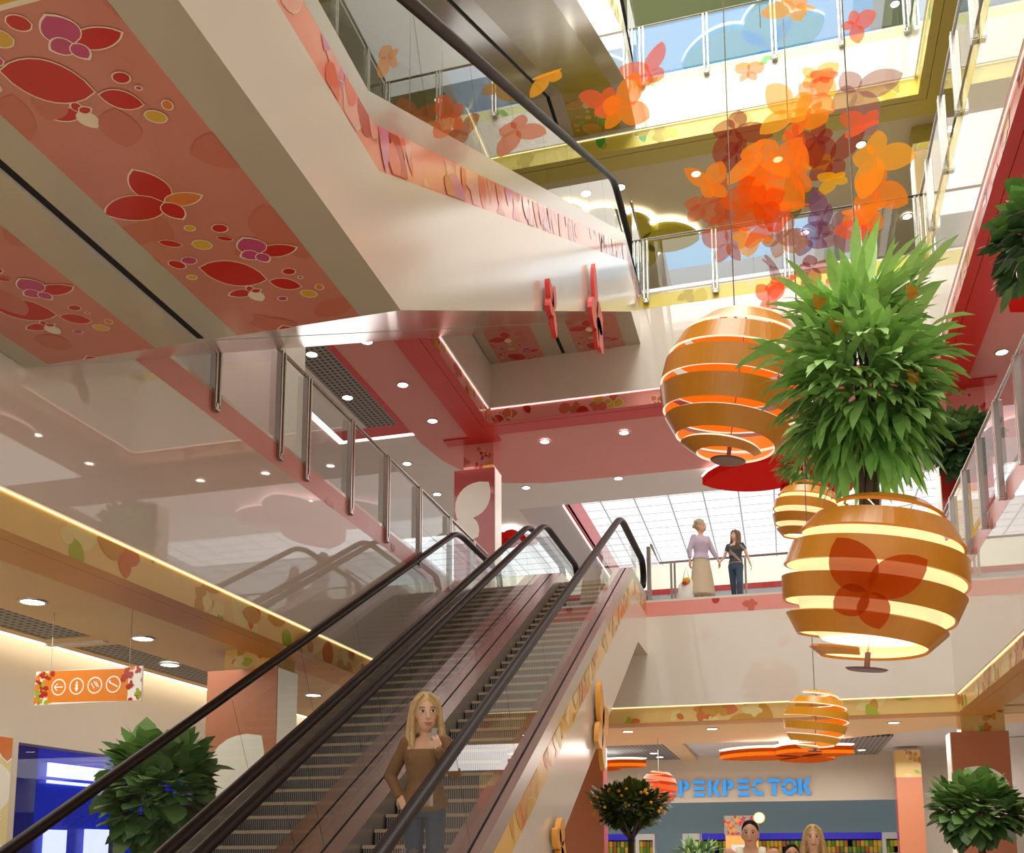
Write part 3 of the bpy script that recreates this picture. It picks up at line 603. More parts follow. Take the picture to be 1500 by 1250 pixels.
# ------------------------------------------------------------------ spiral lanterns
amb=M('amber lacquer ribbon',(216,142,44),rough=.22,spec=.6,var=.06); ambd=M('deep amber ribbon',(206,122,24),rough=.25,spec=.6,var=.06)
ribin=M('lit cream ribbon lining',(240,220,170),emis=.4,ecol=(255,238,190)); ribor=M('orange ribbon lining',(240,140,20),rough=.4,emis=.25); core=M('glowing cream core',(236,222,180),emis=.42,ecol=(255,240,196)); corew=M('white lit core',(255,250,232),emis=.9)
ribor2=M('vermilion ribbon',(216,84,30),rough=.3)
edgew=M('pale ribbon edge',(255,244,220),emis=.5); brn=M('brown metal cap',(120,78,62),rough=.3)
def ribbon(mb,c,Rr,turns,t0,t1,w,ph,mtx,outer,inner,edge,th=.022,N=90):
    n=int(turns*N); V=[]
    for i in range(n+1):
        s=i/n; phi=ph+2*PI*turns*s; th_=t0+(t1-t0)*s; hw=w/2/Rr
        k=min(1,s*turns*1.2+.15,(1-s)*turns*1.2+.35); hw*=k
        row=[]
        for a,rr in ((th_-hw,Rr),(th_+hw,Rr),(th_+hw,Rr-th),(th_-hw,Rr-th)):
            p=Vector((rr*math.sin(a)*math.cos(phi),rr*math.sin(a)*math.sin(phi),rr*math.cos(a))); row.append(c+mtx@p)
        V.append(row)
    for i in range(n):
        a,b=V[i],V[i+1]
        mb.face([a[0],b[0],b[1],a[1]],outer); mb.face([a[2],b[2],b[3],a[3]],inner)
        mb.face([a[1],b[1],b[2],a[2]],edge); mb.face([a[3],b[3],b[0],a[0]],edge)
    mb.face(V[0],outer); mb.face(V[-1],outer)
def lantern(x,y,z,Rr,turns,label,outer,inner,edge,lit=True,tilt=(0,0),ph=0.,w=None,ztop=None,t0=.36,t1=2.72,cable=True):
    c=Vector((x,y,z)); o=thing('spiral_lantern',label,'lantern',(x,y,z)); mtx=Euler((tilt[0],tilt[1],0)).to_matrix()
    m=MB(); w=w or Rr*(t1-t0)/turns*.6
    ribbon(m,c,Rr,turns,t0,t1,w,ph,mtx,outer,inner,edge); r=m.build('spiral_ribbon',o,True)
    if lit:
        g=MB(); pr=[]; q=Rr*.84
        for i in range(13):
            a=.72+(2.5-.72)*i/12; pr.append((q*math.sin(a),q*math.cos(a)))
        g.lathe(pr,c,core,40,mtx,caps=False); gc=g.build('glow_core',o,True)
        h=MB(); pr=[((q-.02)*math.sin(.72+(2.5-.72)*i/8),(q-.02)*math.cos(.72+(2.5-.72)*i/8)) for i in range(9)]; h.lathe(pr,c,corew,40,mtx,caps=False); h.build('core_lining',gc,True)
    b=MB(); b.lathe([(.02,-.012),(Rr*.2,-.012),(Rr*.23,0),(Rr*.05,.012)],c+mtx@Vector((0,0,-Rr*.985)),brn,24,mtx); b.tube([c+mtx@Vector((0,0,-Rr*.98)),c+mtx@Vector((0,0,-Rr*.8))],.02,brn,8); b.build('base_disc',o)
    d=MB()
    for k in range(3):
        a=2*PI*k/3; d.tube([c+mtx@Vector((0,0,Rr*.8)),c+mtx@Vector((Rr*.42*math.cos(a),Rr*.42*math.sin(a),Rr*.9))],.006,chrome,6)
    d.tube([c+mtx@Vector((0,0,-Rr*.95)),c+mtx@Vector((0,0,Rr*.98))],.008,chrome,6)
    if ztop: d.tube([(x,y,z+Rr*.9),(x,y,ztop)],.006,chrome,6)
    d.build('suspension_wire',o)
    return o
L1=Vector((.635,7.2,3.436))
lantern(*L1,.614,5.3,'large glowing spiral lantern that carries the bamboo and an orange butterfly',amb,ribin,ambd,True,(R(4),R(7)),ph=2.6,w=.165,t0=.42,t1=2.62,ztop=22.)
lantern(-.282,8.9,5.756,.69,6.6,'large unlit amber spiral lantern left of the bamboo',amb,ribor,edgew,False,(R(3),R(9)),ph=2.3,w=.2,ztop=22.,t0=.25,t1=2.75)
lantern(.422,14.6,6.412,.46,5.,'small glowing spiral lantern peeking out behind the large glowing one',amb,ribin,ambd,True,(R(3),R(7)),ph=2.2,w=.135,ztop=22.)
lantern(.384,13.,3.212,.39,5.4,'small yellow spiral lantern hanging below the large glowing one',M('golden lacquer ribbon',(236,166,40),rough=.25,emis=.08),ribor,edgew,False,(R(2),R(4)),ph=2.4,w=.105,ztop=22.)
lantern(-2.53,21.,2.903,.38,5.2,'distant vermilion spiral lantern in front of the first letters of the shop sign',ribor2,ribor2,ambd,False,(R(2),R(4)),ph=2.,w=.1,ztop=3.94)
lantern(-4.75,22.5,2.75,.36,5.,'distant vermilion spiral lantern half hidden behind the escalator flank',ribor2,ribor2,ambd,False,(R(2),R(4)),ph=2.,w=.1,ztop=3.94)
# ------------------------------------------------------------------ acrylic butterflies on wires
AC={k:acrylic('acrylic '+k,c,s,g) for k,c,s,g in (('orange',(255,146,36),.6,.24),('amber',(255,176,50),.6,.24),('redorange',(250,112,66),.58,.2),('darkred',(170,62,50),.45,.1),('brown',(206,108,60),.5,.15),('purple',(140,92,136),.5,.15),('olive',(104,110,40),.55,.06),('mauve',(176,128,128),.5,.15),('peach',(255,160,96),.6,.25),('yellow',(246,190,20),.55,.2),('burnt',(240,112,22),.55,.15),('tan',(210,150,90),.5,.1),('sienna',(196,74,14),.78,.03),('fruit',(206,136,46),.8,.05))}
def butterfly(x,y,z,sz,rot,mat,label,tilt=(0,0),fold=18,flip=1,wire=True,group=None):
    o=thing('hanging_butterfly',label,'butterfly',(x,y,z),group)
    E=Euler((R(tilt[0]),0,R(tilt[1]))).to_matrix(); sz*=.98
    W=wings(sz,R(rot),0,0,10,flip=flip); ax=Vector((math.cos(R(rot+flip*70)),0,math.sin(R(rot+flip*70))))
    for k,w in enumerate(W):
        q=Matrix.Rotation(R(fold if k in (0,2) else -fold),3,ax); m=MB()
        m.face([Vector((x,y,z))+E@(q@Vector((a,0,b))) for a,b in w],AC[mat]); m.build('wing',o)
    return o
def wire(x,y,z0,z1,label,mat=None):
    m=MB().tube([(x,y,z0),(x,y,z1)],.0045,mat or chrome,5); tag(m.build('hanging_wire',at=(x,y,z0)),label,'wire')
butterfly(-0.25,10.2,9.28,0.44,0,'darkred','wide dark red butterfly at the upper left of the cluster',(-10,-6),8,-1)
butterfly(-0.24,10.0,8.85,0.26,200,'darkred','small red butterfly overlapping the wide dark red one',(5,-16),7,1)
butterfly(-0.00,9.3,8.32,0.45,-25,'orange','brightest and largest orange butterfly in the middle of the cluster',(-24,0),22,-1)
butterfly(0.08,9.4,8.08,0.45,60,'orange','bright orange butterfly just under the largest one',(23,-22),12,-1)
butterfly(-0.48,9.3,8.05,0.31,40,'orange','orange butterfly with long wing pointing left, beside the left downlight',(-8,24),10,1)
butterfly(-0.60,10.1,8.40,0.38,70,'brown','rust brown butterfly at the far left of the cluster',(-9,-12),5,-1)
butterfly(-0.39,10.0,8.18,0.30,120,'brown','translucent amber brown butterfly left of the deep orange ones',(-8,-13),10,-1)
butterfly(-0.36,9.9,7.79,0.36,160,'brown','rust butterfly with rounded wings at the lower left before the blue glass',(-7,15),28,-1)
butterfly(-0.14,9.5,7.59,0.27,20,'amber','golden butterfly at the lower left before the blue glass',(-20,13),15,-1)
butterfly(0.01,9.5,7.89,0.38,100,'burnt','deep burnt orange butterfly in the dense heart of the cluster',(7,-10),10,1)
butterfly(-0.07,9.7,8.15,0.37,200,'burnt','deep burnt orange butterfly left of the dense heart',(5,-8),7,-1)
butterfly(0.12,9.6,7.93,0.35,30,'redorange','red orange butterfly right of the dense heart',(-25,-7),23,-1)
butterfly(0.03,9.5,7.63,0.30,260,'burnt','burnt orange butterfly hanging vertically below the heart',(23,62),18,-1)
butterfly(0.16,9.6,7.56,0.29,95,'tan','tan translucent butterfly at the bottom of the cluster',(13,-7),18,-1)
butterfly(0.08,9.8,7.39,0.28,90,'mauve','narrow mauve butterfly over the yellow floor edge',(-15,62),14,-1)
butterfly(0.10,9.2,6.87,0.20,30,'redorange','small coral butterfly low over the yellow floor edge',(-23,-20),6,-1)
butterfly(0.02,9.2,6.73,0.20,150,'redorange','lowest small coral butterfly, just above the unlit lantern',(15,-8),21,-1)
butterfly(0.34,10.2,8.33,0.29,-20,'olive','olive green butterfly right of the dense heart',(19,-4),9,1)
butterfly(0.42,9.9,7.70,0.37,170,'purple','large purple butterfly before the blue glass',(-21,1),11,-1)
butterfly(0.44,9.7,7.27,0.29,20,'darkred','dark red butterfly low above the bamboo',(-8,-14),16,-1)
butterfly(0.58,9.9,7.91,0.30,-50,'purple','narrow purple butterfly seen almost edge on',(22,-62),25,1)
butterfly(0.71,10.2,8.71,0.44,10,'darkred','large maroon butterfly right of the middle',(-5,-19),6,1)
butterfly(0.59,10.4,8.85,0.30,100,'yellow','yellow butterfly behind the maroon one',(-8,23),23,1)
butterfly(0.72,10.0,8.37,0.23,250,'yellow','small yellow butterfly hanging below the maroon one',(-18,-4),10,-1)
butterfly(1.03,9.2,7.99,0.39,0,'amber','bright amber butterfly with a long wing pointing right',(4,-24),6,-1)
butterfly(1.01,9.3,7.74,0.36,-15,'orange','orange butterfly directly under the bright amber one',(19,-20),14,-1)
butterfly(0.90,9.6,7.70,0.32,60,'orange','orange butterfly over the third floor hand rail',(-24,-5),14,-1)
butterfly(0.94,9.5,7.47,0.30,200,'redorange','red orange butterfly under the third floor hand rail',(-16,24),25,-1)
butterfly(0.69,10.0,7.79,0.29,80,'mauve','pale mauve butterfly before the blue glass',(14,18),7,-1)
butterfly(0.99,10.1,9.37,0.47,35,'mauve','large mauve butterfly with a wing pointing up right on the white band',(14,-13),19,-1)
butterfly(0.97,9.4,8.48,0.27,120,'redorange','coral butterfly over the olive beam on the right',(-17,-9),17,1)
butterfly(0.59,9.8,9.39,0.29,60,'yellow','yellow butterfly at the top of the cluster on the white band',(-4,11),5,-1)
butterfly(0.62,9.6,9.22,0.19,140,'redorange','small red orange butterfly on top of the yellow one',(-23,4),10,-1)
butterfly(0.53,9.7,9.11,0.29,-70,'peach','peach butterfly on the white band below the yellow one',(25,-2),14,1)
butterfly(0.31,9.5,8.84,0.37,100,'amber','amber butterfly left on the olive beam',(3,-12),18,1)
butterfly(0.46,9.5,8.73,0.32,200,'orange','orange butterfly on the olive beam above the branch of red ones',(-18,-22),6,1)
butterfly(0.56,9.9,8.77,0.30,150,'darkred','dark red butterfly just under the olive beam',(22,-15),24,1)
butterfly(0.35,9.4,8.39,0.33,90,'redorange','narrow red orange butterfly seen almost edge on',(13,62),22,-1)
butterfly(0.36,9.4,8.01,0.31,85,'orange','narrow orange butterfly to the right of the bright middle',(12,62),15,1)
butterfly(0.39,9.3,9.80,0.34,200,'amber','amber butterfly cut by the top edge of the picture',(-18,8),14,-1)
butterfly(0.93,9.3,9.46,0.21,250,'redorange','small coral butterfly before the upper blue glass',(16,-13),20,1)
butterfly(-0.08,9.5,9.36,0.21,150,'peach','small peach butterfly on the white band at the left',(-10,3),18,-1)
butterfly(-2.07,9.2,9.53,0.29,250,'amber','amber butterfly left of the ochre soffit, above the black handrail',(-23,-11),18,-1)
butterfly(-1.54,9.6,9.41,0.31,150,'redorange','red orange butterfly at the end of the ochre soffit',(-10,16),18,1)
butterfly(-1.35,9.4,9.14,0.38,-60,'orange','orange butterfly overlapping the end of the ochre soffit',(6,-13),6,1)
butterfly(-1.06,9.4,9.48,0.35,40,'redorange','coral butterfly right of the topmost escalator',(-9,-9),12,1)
butterfly(-2.01,5.9,6.53,0.19,230,'brown','rust butterfly modelled in place of a reflection in the upper escalator glass on the left',(24,-11),18,-1)  # solid butterfly added for a reflection in the escalator glass
butterfly(-1.94,7.4,7.54,0.30,0,'brown','brown butterfly modelled in place of a reflection in the upper escalator glass on the right',(-16,-5),6,-1)  # this one, too, is a glass reflection made solid
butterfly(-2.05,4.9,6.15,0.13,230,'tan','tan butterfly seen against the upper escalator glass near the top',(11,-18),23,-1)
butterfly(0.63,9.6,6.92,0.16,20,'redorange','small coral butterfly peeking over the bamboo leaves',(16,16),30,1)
butterfly(.54,6.52,3.2,.4,2,'sienna','burnt orange butterfly hung right before the large glowing lantern',(0,4),8)
wire(.055,9.6,9.9,22.,'thin wire at the upper left of the butterfly cluster')
# ------------------------------------------------------------------ plants
bark=M('dark bark',(58,44,36),rough=.9,var=.3,scale=30,bump=.5); barkb=M('brown bark',(96,62,40),rough=.9,var=.3,scale=30,bump=.5)
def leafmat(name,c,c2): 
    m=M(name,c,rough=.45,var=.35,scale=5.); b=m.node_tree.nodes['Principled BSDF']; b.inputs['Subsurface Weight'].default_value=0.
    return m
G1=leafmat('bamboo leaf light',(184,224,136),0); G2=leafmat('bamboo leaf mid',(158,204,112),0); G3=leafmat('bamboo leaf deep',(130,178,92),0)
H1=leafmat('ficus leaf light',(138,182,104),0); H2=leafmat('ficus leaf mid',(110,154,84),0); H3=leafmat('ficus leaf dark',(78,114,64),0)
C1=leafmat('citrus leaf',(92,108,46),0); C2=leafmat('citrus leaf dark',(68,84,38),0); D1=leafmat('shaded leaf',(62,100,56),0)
fruitm=M('ripe orange fruit',(236,160,30),rough=.4)
def leaf3(mb,p,d,L,W,droop,mat,rd,segs=4):
    d=d.normalized(); sd=d.cross(Z_); sd=sd.normalized() if sd.length>.05 else Vector((1,0,0))
    sd=(sd+Vector((rd.uniform(-.4,.4),rd.uniform(-.4,.4),rd.uniform(-.4,.4)))).normalized()
    q=p; pts=[(p,0.)]
    for i in range(1,segs+1):
        t=i/segs; q=q+d*(L/segs); d=(d+Vector((0,0,-droop/segs))).normalized(); pts.append((q,W*math.sin(PI*t**.85)**.8 if i<segs else 0))
    for (a,wa),(b,wb) in zip(pts,pts[1:]):
        if wa==0: mb.face([a,b+sd*wb,b-sd*wb],mat)
        elif wb==0: mb.face([a+sd*wa,b,a-sd*wa],mat)
        else: mb.face([a+sd*wa,b+sd*wb,b-sd*wb,a-sd*wa],mat)
def crown(mb,c,rad,n,L,W,droop,mats,seed,shell=.45,segs=4,up=.2,clump=1):
    rd=random.Random(seed); c=Vector(c)
    for i in range(n):
        if i%clump==0: v=v0=Vector((rd.gauss(0,1),rd.gauss(0,1),rd.gauss(0,1))).normalized(); r0=r=shell+(1-shell)*rd.random()**.6
        if clump>1: v=(v0+Vector((rd.gauss(0,1),rd.gauss(0,1),rd.gauss(0,1)))*.1).normalized(); r=r0*rd.uniform(.9,1.08)
        bump=.82+.25*math.sin(3*v.x+seed)*math.sin(4*v.z+2*v.y)
        p=c+Vector((v.x*rad[0],v.y*rad[1],v.z*rad[2]))*r*bump
        d=(v+Vector((rd.uniform(-.6,.6),rd.uniform(-.6,.6),rd.uniform(-.5,.5)+up)))
        l=L*rd.uniform(.65,1.2)
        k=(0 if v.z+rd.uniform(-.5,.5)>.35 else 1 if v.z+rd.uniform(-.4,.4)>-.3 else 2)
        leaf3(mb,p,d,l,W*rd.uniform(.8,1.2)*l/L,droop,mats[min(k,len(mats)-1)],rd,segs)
# bamboo in the large lantern
o=thing('bamboo_tree','tall green bamboo growing out of the large glowing spiral lantern','tree',(L1.x,L1.y,3.2))
m=MB()
for k in range(4):
    a=k*1.6; m.tube([(L1.x+.05*math.cos(a),L1.y+.05*math.sin(a),3.2),(L1.x+.06*math.cos(a+1),L1.y+.06*math.sin(a+1),3.8),(L1.x+.04*math.cos(a+2.2),L1.y+.04*math.sin(a+2.2),4.3),(L1.x+.02+.06*math.cos(a+3),L1.y+.06*math.sin(a+3),4.9),(L1.x+.02+.1*math.cos(a+3.6),L1.y+.1*math.sin(a+3.6),5.35)],[.028,.026,.024,.018,.008],bark,7)
m.build('trunk',o,True)
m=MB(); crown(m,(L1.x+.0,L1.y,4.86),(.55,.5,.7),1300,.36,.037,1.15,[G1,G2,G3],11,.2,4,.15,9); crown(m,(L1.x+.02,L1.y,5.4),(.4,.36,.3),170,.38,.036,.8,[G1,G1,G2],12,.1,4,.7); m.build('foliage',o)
for (dx,dy_,dz),lb in zip(((-.3,-.5,.42),(-.2,-.56,.2),(.3,-.52,.4),(.27,-.54,-.2)),('upper left','middle left','upper right','lower right')):
    butterfly(L1.x+dx,L1.y+dy_+.06,4.86+dz,.075,70+dx*200,'fruit','small amber butterfly caught in the bamboo leaves, '+lb,(10,30))
def ficus(x,y,zb,zc,rad,n,L,W,label,mats,seed,trunk=bark,pot=None,tr=.05,potmat=None,fruit=0,droop=.7,branch=False):
    o=thing('potted_tree',label,'tree',(x,y,zb)); m=MB(); zt=zb+(.45 if pot is None else pot[2])
    if branch:
        m.tube([(x,y,zt-.1),(x+.03,y,zc-rad[2]*1.3)],[tr,tr*.8],trunk,8)
        rd=random.Random(seed)
        for k in range(7):
            a=k*.9; m.tube([(x+.03,y,zc-rad[2]*1.4),(x+rad[0]*.35*math.cos(a),y+rad[1]*.35*math.sin(a),zc-rad[2]*.7),(x+rad[0]*.75*math.cos(a),y+rad[1]*.75*math.sin(a),zc+.1)],[tr*.6,tr*.4,tr*.15],trunk,6)
    else: m.tube([(x,y,zt-.1),(x+.02,y+.01,(zt+zc)/2),(x,y,zc+rad[2]*.3)],[tr,tr*.85,tr*.4],trunk,8)
    m.build('trunk',o,True)
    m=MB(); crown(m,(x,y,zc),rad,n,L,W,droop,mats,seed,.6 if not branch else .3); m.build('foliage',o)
    if fruit:
        rd=random.Random(seed+1)
        for k in range(fruit):
            a=rd.uniform(PI,2*PI); e=rd.uniform(-.5,.8); MB().ell((x+rad[0]*.9*math.cos(a)*math.cos(e),y+rad[1]*.95*math.sin(a)*math.cos(e),zc+rad[2]*.95*math.sin(e)),.03,fruitm,8,6).build('fruit',o,True)
    p=MB(); pm=potmat or M('terracotta planter',(150,90,60),rough=.6)
    if pot and pot[3]=='box':
        a,b,h=pot[:3]; p.box(x-a,x+a,y-b,y+b,zb,zb+h,pm); d=Decor(p,(Vector((x-a,y-b,zb)),X_,Z_,-Y_),(0,2*a,0,h)); d.scatter(14,seed,F3P+[P_oran],P_cream,.06,.12)
    else: p.lathe([(.2,0),(.26,.05),(.3,.44),(.27,.45),(.26,.4),(.02,.4)],(x,y,zb),pm,24)
    p.build('planter',o)
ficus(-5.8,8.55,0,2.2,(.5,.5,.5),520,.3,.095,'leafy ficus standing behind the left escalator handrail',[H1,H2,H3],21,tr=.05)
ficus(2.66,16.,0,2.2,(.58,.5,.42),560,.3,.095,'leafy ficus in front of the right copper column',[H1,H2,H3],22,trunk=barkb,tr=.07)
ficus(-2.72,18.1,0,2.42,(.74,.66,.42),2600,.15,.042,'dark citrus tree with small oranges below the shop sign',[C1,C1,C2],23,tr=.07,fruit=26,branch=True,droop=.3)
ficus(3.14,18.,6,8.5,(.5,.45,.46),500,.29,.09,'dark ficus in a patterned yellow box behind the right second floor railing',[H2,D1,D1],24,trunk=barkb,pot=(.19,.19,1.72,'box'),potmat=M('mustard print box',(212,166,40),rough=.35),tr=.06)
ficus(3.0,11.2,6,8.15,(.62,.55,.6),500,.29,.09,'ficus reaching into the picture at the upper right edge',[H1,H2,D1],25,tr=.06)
ficus(-1.75,20.3,0,1.5,(.42,.4,.2),260,.3,.03,'low fern like plant right of the citrus tree trunk',[H2,H3],26,tr=.03)
ficus(.45,14.6,6.2,7.15,(.34,.3,.3),420,.2,.02,'small bamboo tuft sprouting from the small glowing lantern',[G2,G3],27,tr=.02,pot=(.05,.05,.1,'none'))
# ------------------------------------------------------------------ signs
sgo=M('sign orange',(232,134,28),rough=.4,emis=.12); sgw=M('sign white',(250,246,236),rough=.4,emis=.15)
o=thing('hanging_sign','orange hanging sign with four round white pictograms on the left','sign',(-6.4,8.2,3.02))
m=MB(); x0,x1,z0,z1=-7.03,-5.83,3.03,3.36; m.box(x0,x1,8.19,8.21,z0,z1,sgw)
d=Decor(m,(Vector((x0,8.19,z0)),X_,Z_,-Y_),(0,1.2,0,.33))
d.add([(.15,.02),(1.05,.0),(1.05,.31),(.15,.33)],sgo)
rd=random.Random(9)
for q in range(46):
    u=rd.choice((rd.uniform(0,.19),rd.uniform(1.02,1.2))); k=rd.random(); mt=rd.choice([P_red,P_lime,sgo,sgo,P_red])
    if k<.4: d.fly(.05,rd.uniform(0,6),u,rd.uniform(.03,.3),[mt])
    else: d.leaf(.06,.025,rd.uniform(0,6),u,rd.uniform(.02,.31),mt,None,0,k<.7)
sp_=m.build('sign_panel',o)
def ringpts(cx,cz,r,n=24): return [(cx+r*math.cos(2*PI*i/n),cz+r*math.sin(2*PI*i/n)) for i in range(n)]
fs=(Vector((x0,8.186,z0)),X_,Z_,-Y_)
def strip(mb,fr,p,q,w,mat,off=.0):
    d_=Vector((q[0]-p[0],q[1]-p[1])).normalized(); n=Vector((-d_.y,d_.x))*w/2
    mb.poly([(p[0]+n.x,p[1]+n.y),(q[0]+n.x,q[1]+n.y),(q[0]-n.x,q[1]-n.y),(p[0]-n.x,p[1]-n.y)],fr,mat,off)
for k in range(4):
    cx=.275+k*.205; cz=.165; m=MB(); a=ringpts(cx,cz,.083); b=ringpts(cx,cz,.07)
    for i in range(24): j=(i+1)%24; m.poly([a[i],a[j],b[j],b[i]],fs,sgw)
    if k==0: strip(m,fs,(cx-.05,cz),(cx+.05,cz),.012,sgw); strip(m,fs,(cx-.05,cz),(cx-.015,cz+.035),.012,sgw); strip(m,fs,(cx-.05,cz),(cx-.015,cz-.035),.012,sgw)
    if k==1: m.poly(ringpts(cx,cz+.035,.013,10),fs,sgw); m.poly([(cx-.02,cz+.018),(cx+.02,cz+.018),(cx+.01,cz-.005),(cx+.02,cz-.02),(cx+.006,cz-.05),(cx-.006,cz-.05),(cx-.02,cz-.02),(cx-.01,cz-.005)],fs,sgw)
    if k==2: strip(m,fs,(cx-.045,cz+.025),(cx-.005,cz-.03),.01,sgw); strip(m,fs,(cx-.015,cz+.04),(cx+.025,cz-.015),.01,sgw); strip(m,fs,(cx+.01,cz+.035),(cx+.045,cz-.02),.01,sgw)
    if k==3: strip(m,fs,(cx-.05,cz+.025),(cx+.05,cz-.025),.014,sgw); strip(m,fs,(cx-.05,cz+.04),(cx-.03,cz+.03),.01,sgw)
    m.build('pictogram',sp_)
for x in (x0+.16,x1-.15): MB().tube([(x,8.2,z1),(x,8.2,3.95)],.004,chrome,5).build('suspension_wire',o)
# shop lettering on the far fascia, stencil letters
ltm=M('azure letter face',(24,146,232),rough=.35,emis=.45,var=.02); lts=M('letter side shade',(70,70,80),rough=.5)
o=thing('shop_sign','large azure stencil lettering on the beige fascia of the ground floor shop','sign',(-1,26.68,3.0))
LH=.42
def letter(ch,x,w=.31):
    m=MB(); fr=(Vector((x,26.69,3.015)),X_,Z_,-Y_); t=.08
    P=lambda pts: m.prism(pts,fr,t,ltm,lts)
    B=lambda a,b,c,d_: P([(a,c),(b,c),(b,d_),(a,d_)])
    def arc(cx,cz,r1,r2,a0,a1,n=10,sx=1.):
        A=[(cx+sx*r1*math.cos(R(a0+(a1-a0)*i/n)),cz+r1*math.sin(R(a0+(a1-a0)*i/n))) for i in range(n+1)]; Bq=[(cx+sx*r2*math.cos(R(a0+(a1-a0)*i/n)),cz+r2*math.sin(R(a0+(a1-a0)*i/n))) for i in range(n+1)]
        for i in range(n): P([A[i],A[i+1],Bq[i+1],Bq[i]])
    s=.09; H=LH
    if ch=='П': B(0,s,0,H); B(w-s,w,0,H); B(s+.02,w-s-.02,H-s,H)
    if ch=='Е':
        for z in (0,(H-s)/2,H-s): P([(0 if z else 0,z),(w*.92,z),(w*.92,z+s),(.03 if z==0 else 0,z+s)])
    if ch=='Р': B(0,s,0,H); arc(s+.03,H-.13,.13,.045,-90,90,10,1.15)
    if ch=='К': B(0,s,0,H); P([(s+.02,H/2),(w-.1,H),(w,H),(s+.11,H/2)]); P([(s+.02,H/2),(s+.11,H/2),(w,0),(w-.1,0)])
    if ch=='С': arc(w/2+.01,H/2,H/2,H/2-s,52,172,9,.85); arc(w/2+.01,H/2,H/2,H/2-s,188,308,9,.85)
    if ch=='Т': B(0,w,H-s,H); B(w/2-s/2,w/2+s/2,0,H-s-.02)
    if ch=='О': arc(w/2,H/2,H/2,H/2-s,5,175,12,.9); arc(w/2,H/2,H/2,H/2-s,185,355,12,.9)
    m.build('letter',o)
for k,ch in enumerate('ПЕРЕКРЕСТОК'): letter(ch,-3.43+k*.372)
# partly visible sign on the right hand shop
o=thing('shop_sign','red and blue lettering cut off by the right picture edge','sign',(5.1,23.98,3.2))
for pts,mt in (([(0,.42),(.1,.42),(.2,.2),(.13,.16)],M('crimson letter',(206,40,50),emis=.3)),([(.13,0),(.2,0),(.42,.42),(.32,.42),(.18,.14)],M('royal blue letter',(44,60,170),emis=.3)),([(.46,.0),(.56,.0),(.56,.42),(.46,.42)],M('royal blue letter',(44,60,170)))):
    m=MB(); m.prism(pts,(Vector((5.13,23.99,3.08)),X_,Z_,-Y_),.05,mt); m.build('letter',o)
# ------------------------------------------------------------------ shop shelves with cans
shb=M('ultramarine shelf header',(44,34,190),rough=.3,emis=.25); shw=M('white shelf frame',(226,228,230),rough=.4); shd=M('dark shelf back',(40,40,44),rough=.7)
canm=[M('lime can',(150,160,40),rough=.35,emis=.12),M('golden can',(200,160,50),rough=.35,emis=.12),M('green can',(90,120,36),rough=.35,emis=.12),M('copper can',(170,96,40),rough=.35,emis=.1)]; lid=M('tin lid',(190,190,180),rough=.3,metal=.8)
cans=[]
def shelf(x0,x1,n,label,glabel,head=shb,seed=0):
    y=28.6; o=thing('shop_shelf',label,'shelf',((x0+x1)/2,y,0)); f=MB()
    f.box(x0-.05,x0,y-.25,y+.3,0,2.1,shw).box(x1,x1+.05,y-.25,y+.3,0,2.1,shw); f.box(x0,x1,y+.27,y+.3,0,2.1,shd); fo=f.build('frame',o)
    MB().box(x0,x1,y-.27,y+.3,1.93,2.1,head).build('header',fo)
    for z in (.2,.7,1.2,1.57):
        MB().box(x0,x1,y-.25,y+.27,z-.05,z,shb if head is shb else shw).build('shelf_board',o)
    rd=random.Random(seed)
    for r_ in range(2):
        for i in range(n):
            if rd.random()<.05: continue
            xx=x0+(i+.5)*(x1-x0)/n; z=1.572+r_*.166; mt=rd.choice(canm)
            key=mt.name
            pr=next((c for c in cans if c['k']==key),None) if cans else None
            rad=min(.05,(x1-x0)/n*.46)
            mb=MB().lathe([(.046,0),(.05,.01),(.05,.15),(.046,.16)],(xx,y-.12,z),mt,10); c=mb.build('food_can',at=(xx,y-.12,z),smooth=False)
            tag(c,glabel,'can',glabel.replace('green and gold food can','cans'))
shelf(-5.3,-4.1,11,'blue topped shop shelf behind the citrus tree trunk','green and gold food can on the shelf behind the citrus tree',seed=1)
shelf(-4.0,-3.62,4,'narrow white shelf unit between two blue topped shelves on the left','green and gold food can in the narrow white unit on the left',shw,2)
shelf(-2.75,-2.36,4,'white shelf unit left of the poster stand','green and gold food can in the white unit left of the poster stand',shw,3)
shelf(-2.28,-1.62,6,'short blue topped shelf left of the man in the white vest','green and gold food can left of the man in the white vest',seed=4)
shelf(-.9,2.35,31,'long blue topped shelf behind the woman in green','green and gold food can on the long shelf behind the woman in green',seed=5)
shelf(2.45,2.85,4,'white shelf unit right of the long blue topped shelf','green and gold food can in the white unit right of the long shelf',shw,6)
shelf(3.75,4.5,7,'white shelf unit seen between the copper columns','green and gold food can between the copper columns',shw,7)
o=thing('poster_stand','orange stand with a colourful patterned board behind the man in the vest','stand',(-1.2,26.2,0))
MB().box(-1.52,-.72,26.2,26.3,0,2.02,M('apricot stand',(226,170,90),rough=.5,emis=.1)).build('base',o)
m=MB().box(-1.54,-.7,26.18,26.32,2.02,2.5,M('grey sign board',(150,150,140),rough=.5)); d=Decor(m,(Vector((-1.54,26.18,2.02)),X_,Z_,-Y_),(0,.84,0,.48)); d.scatter(60,3,[P_red,P_oran,P_yel,sgo,P_pink],None,.03,.08); m.build('patterned_board',o)
MB().box(-1.38,-.9,26.17,26.2,1.45,1.78,M('pale screen',(206,208,206),emis=.1)).build('screen',o)
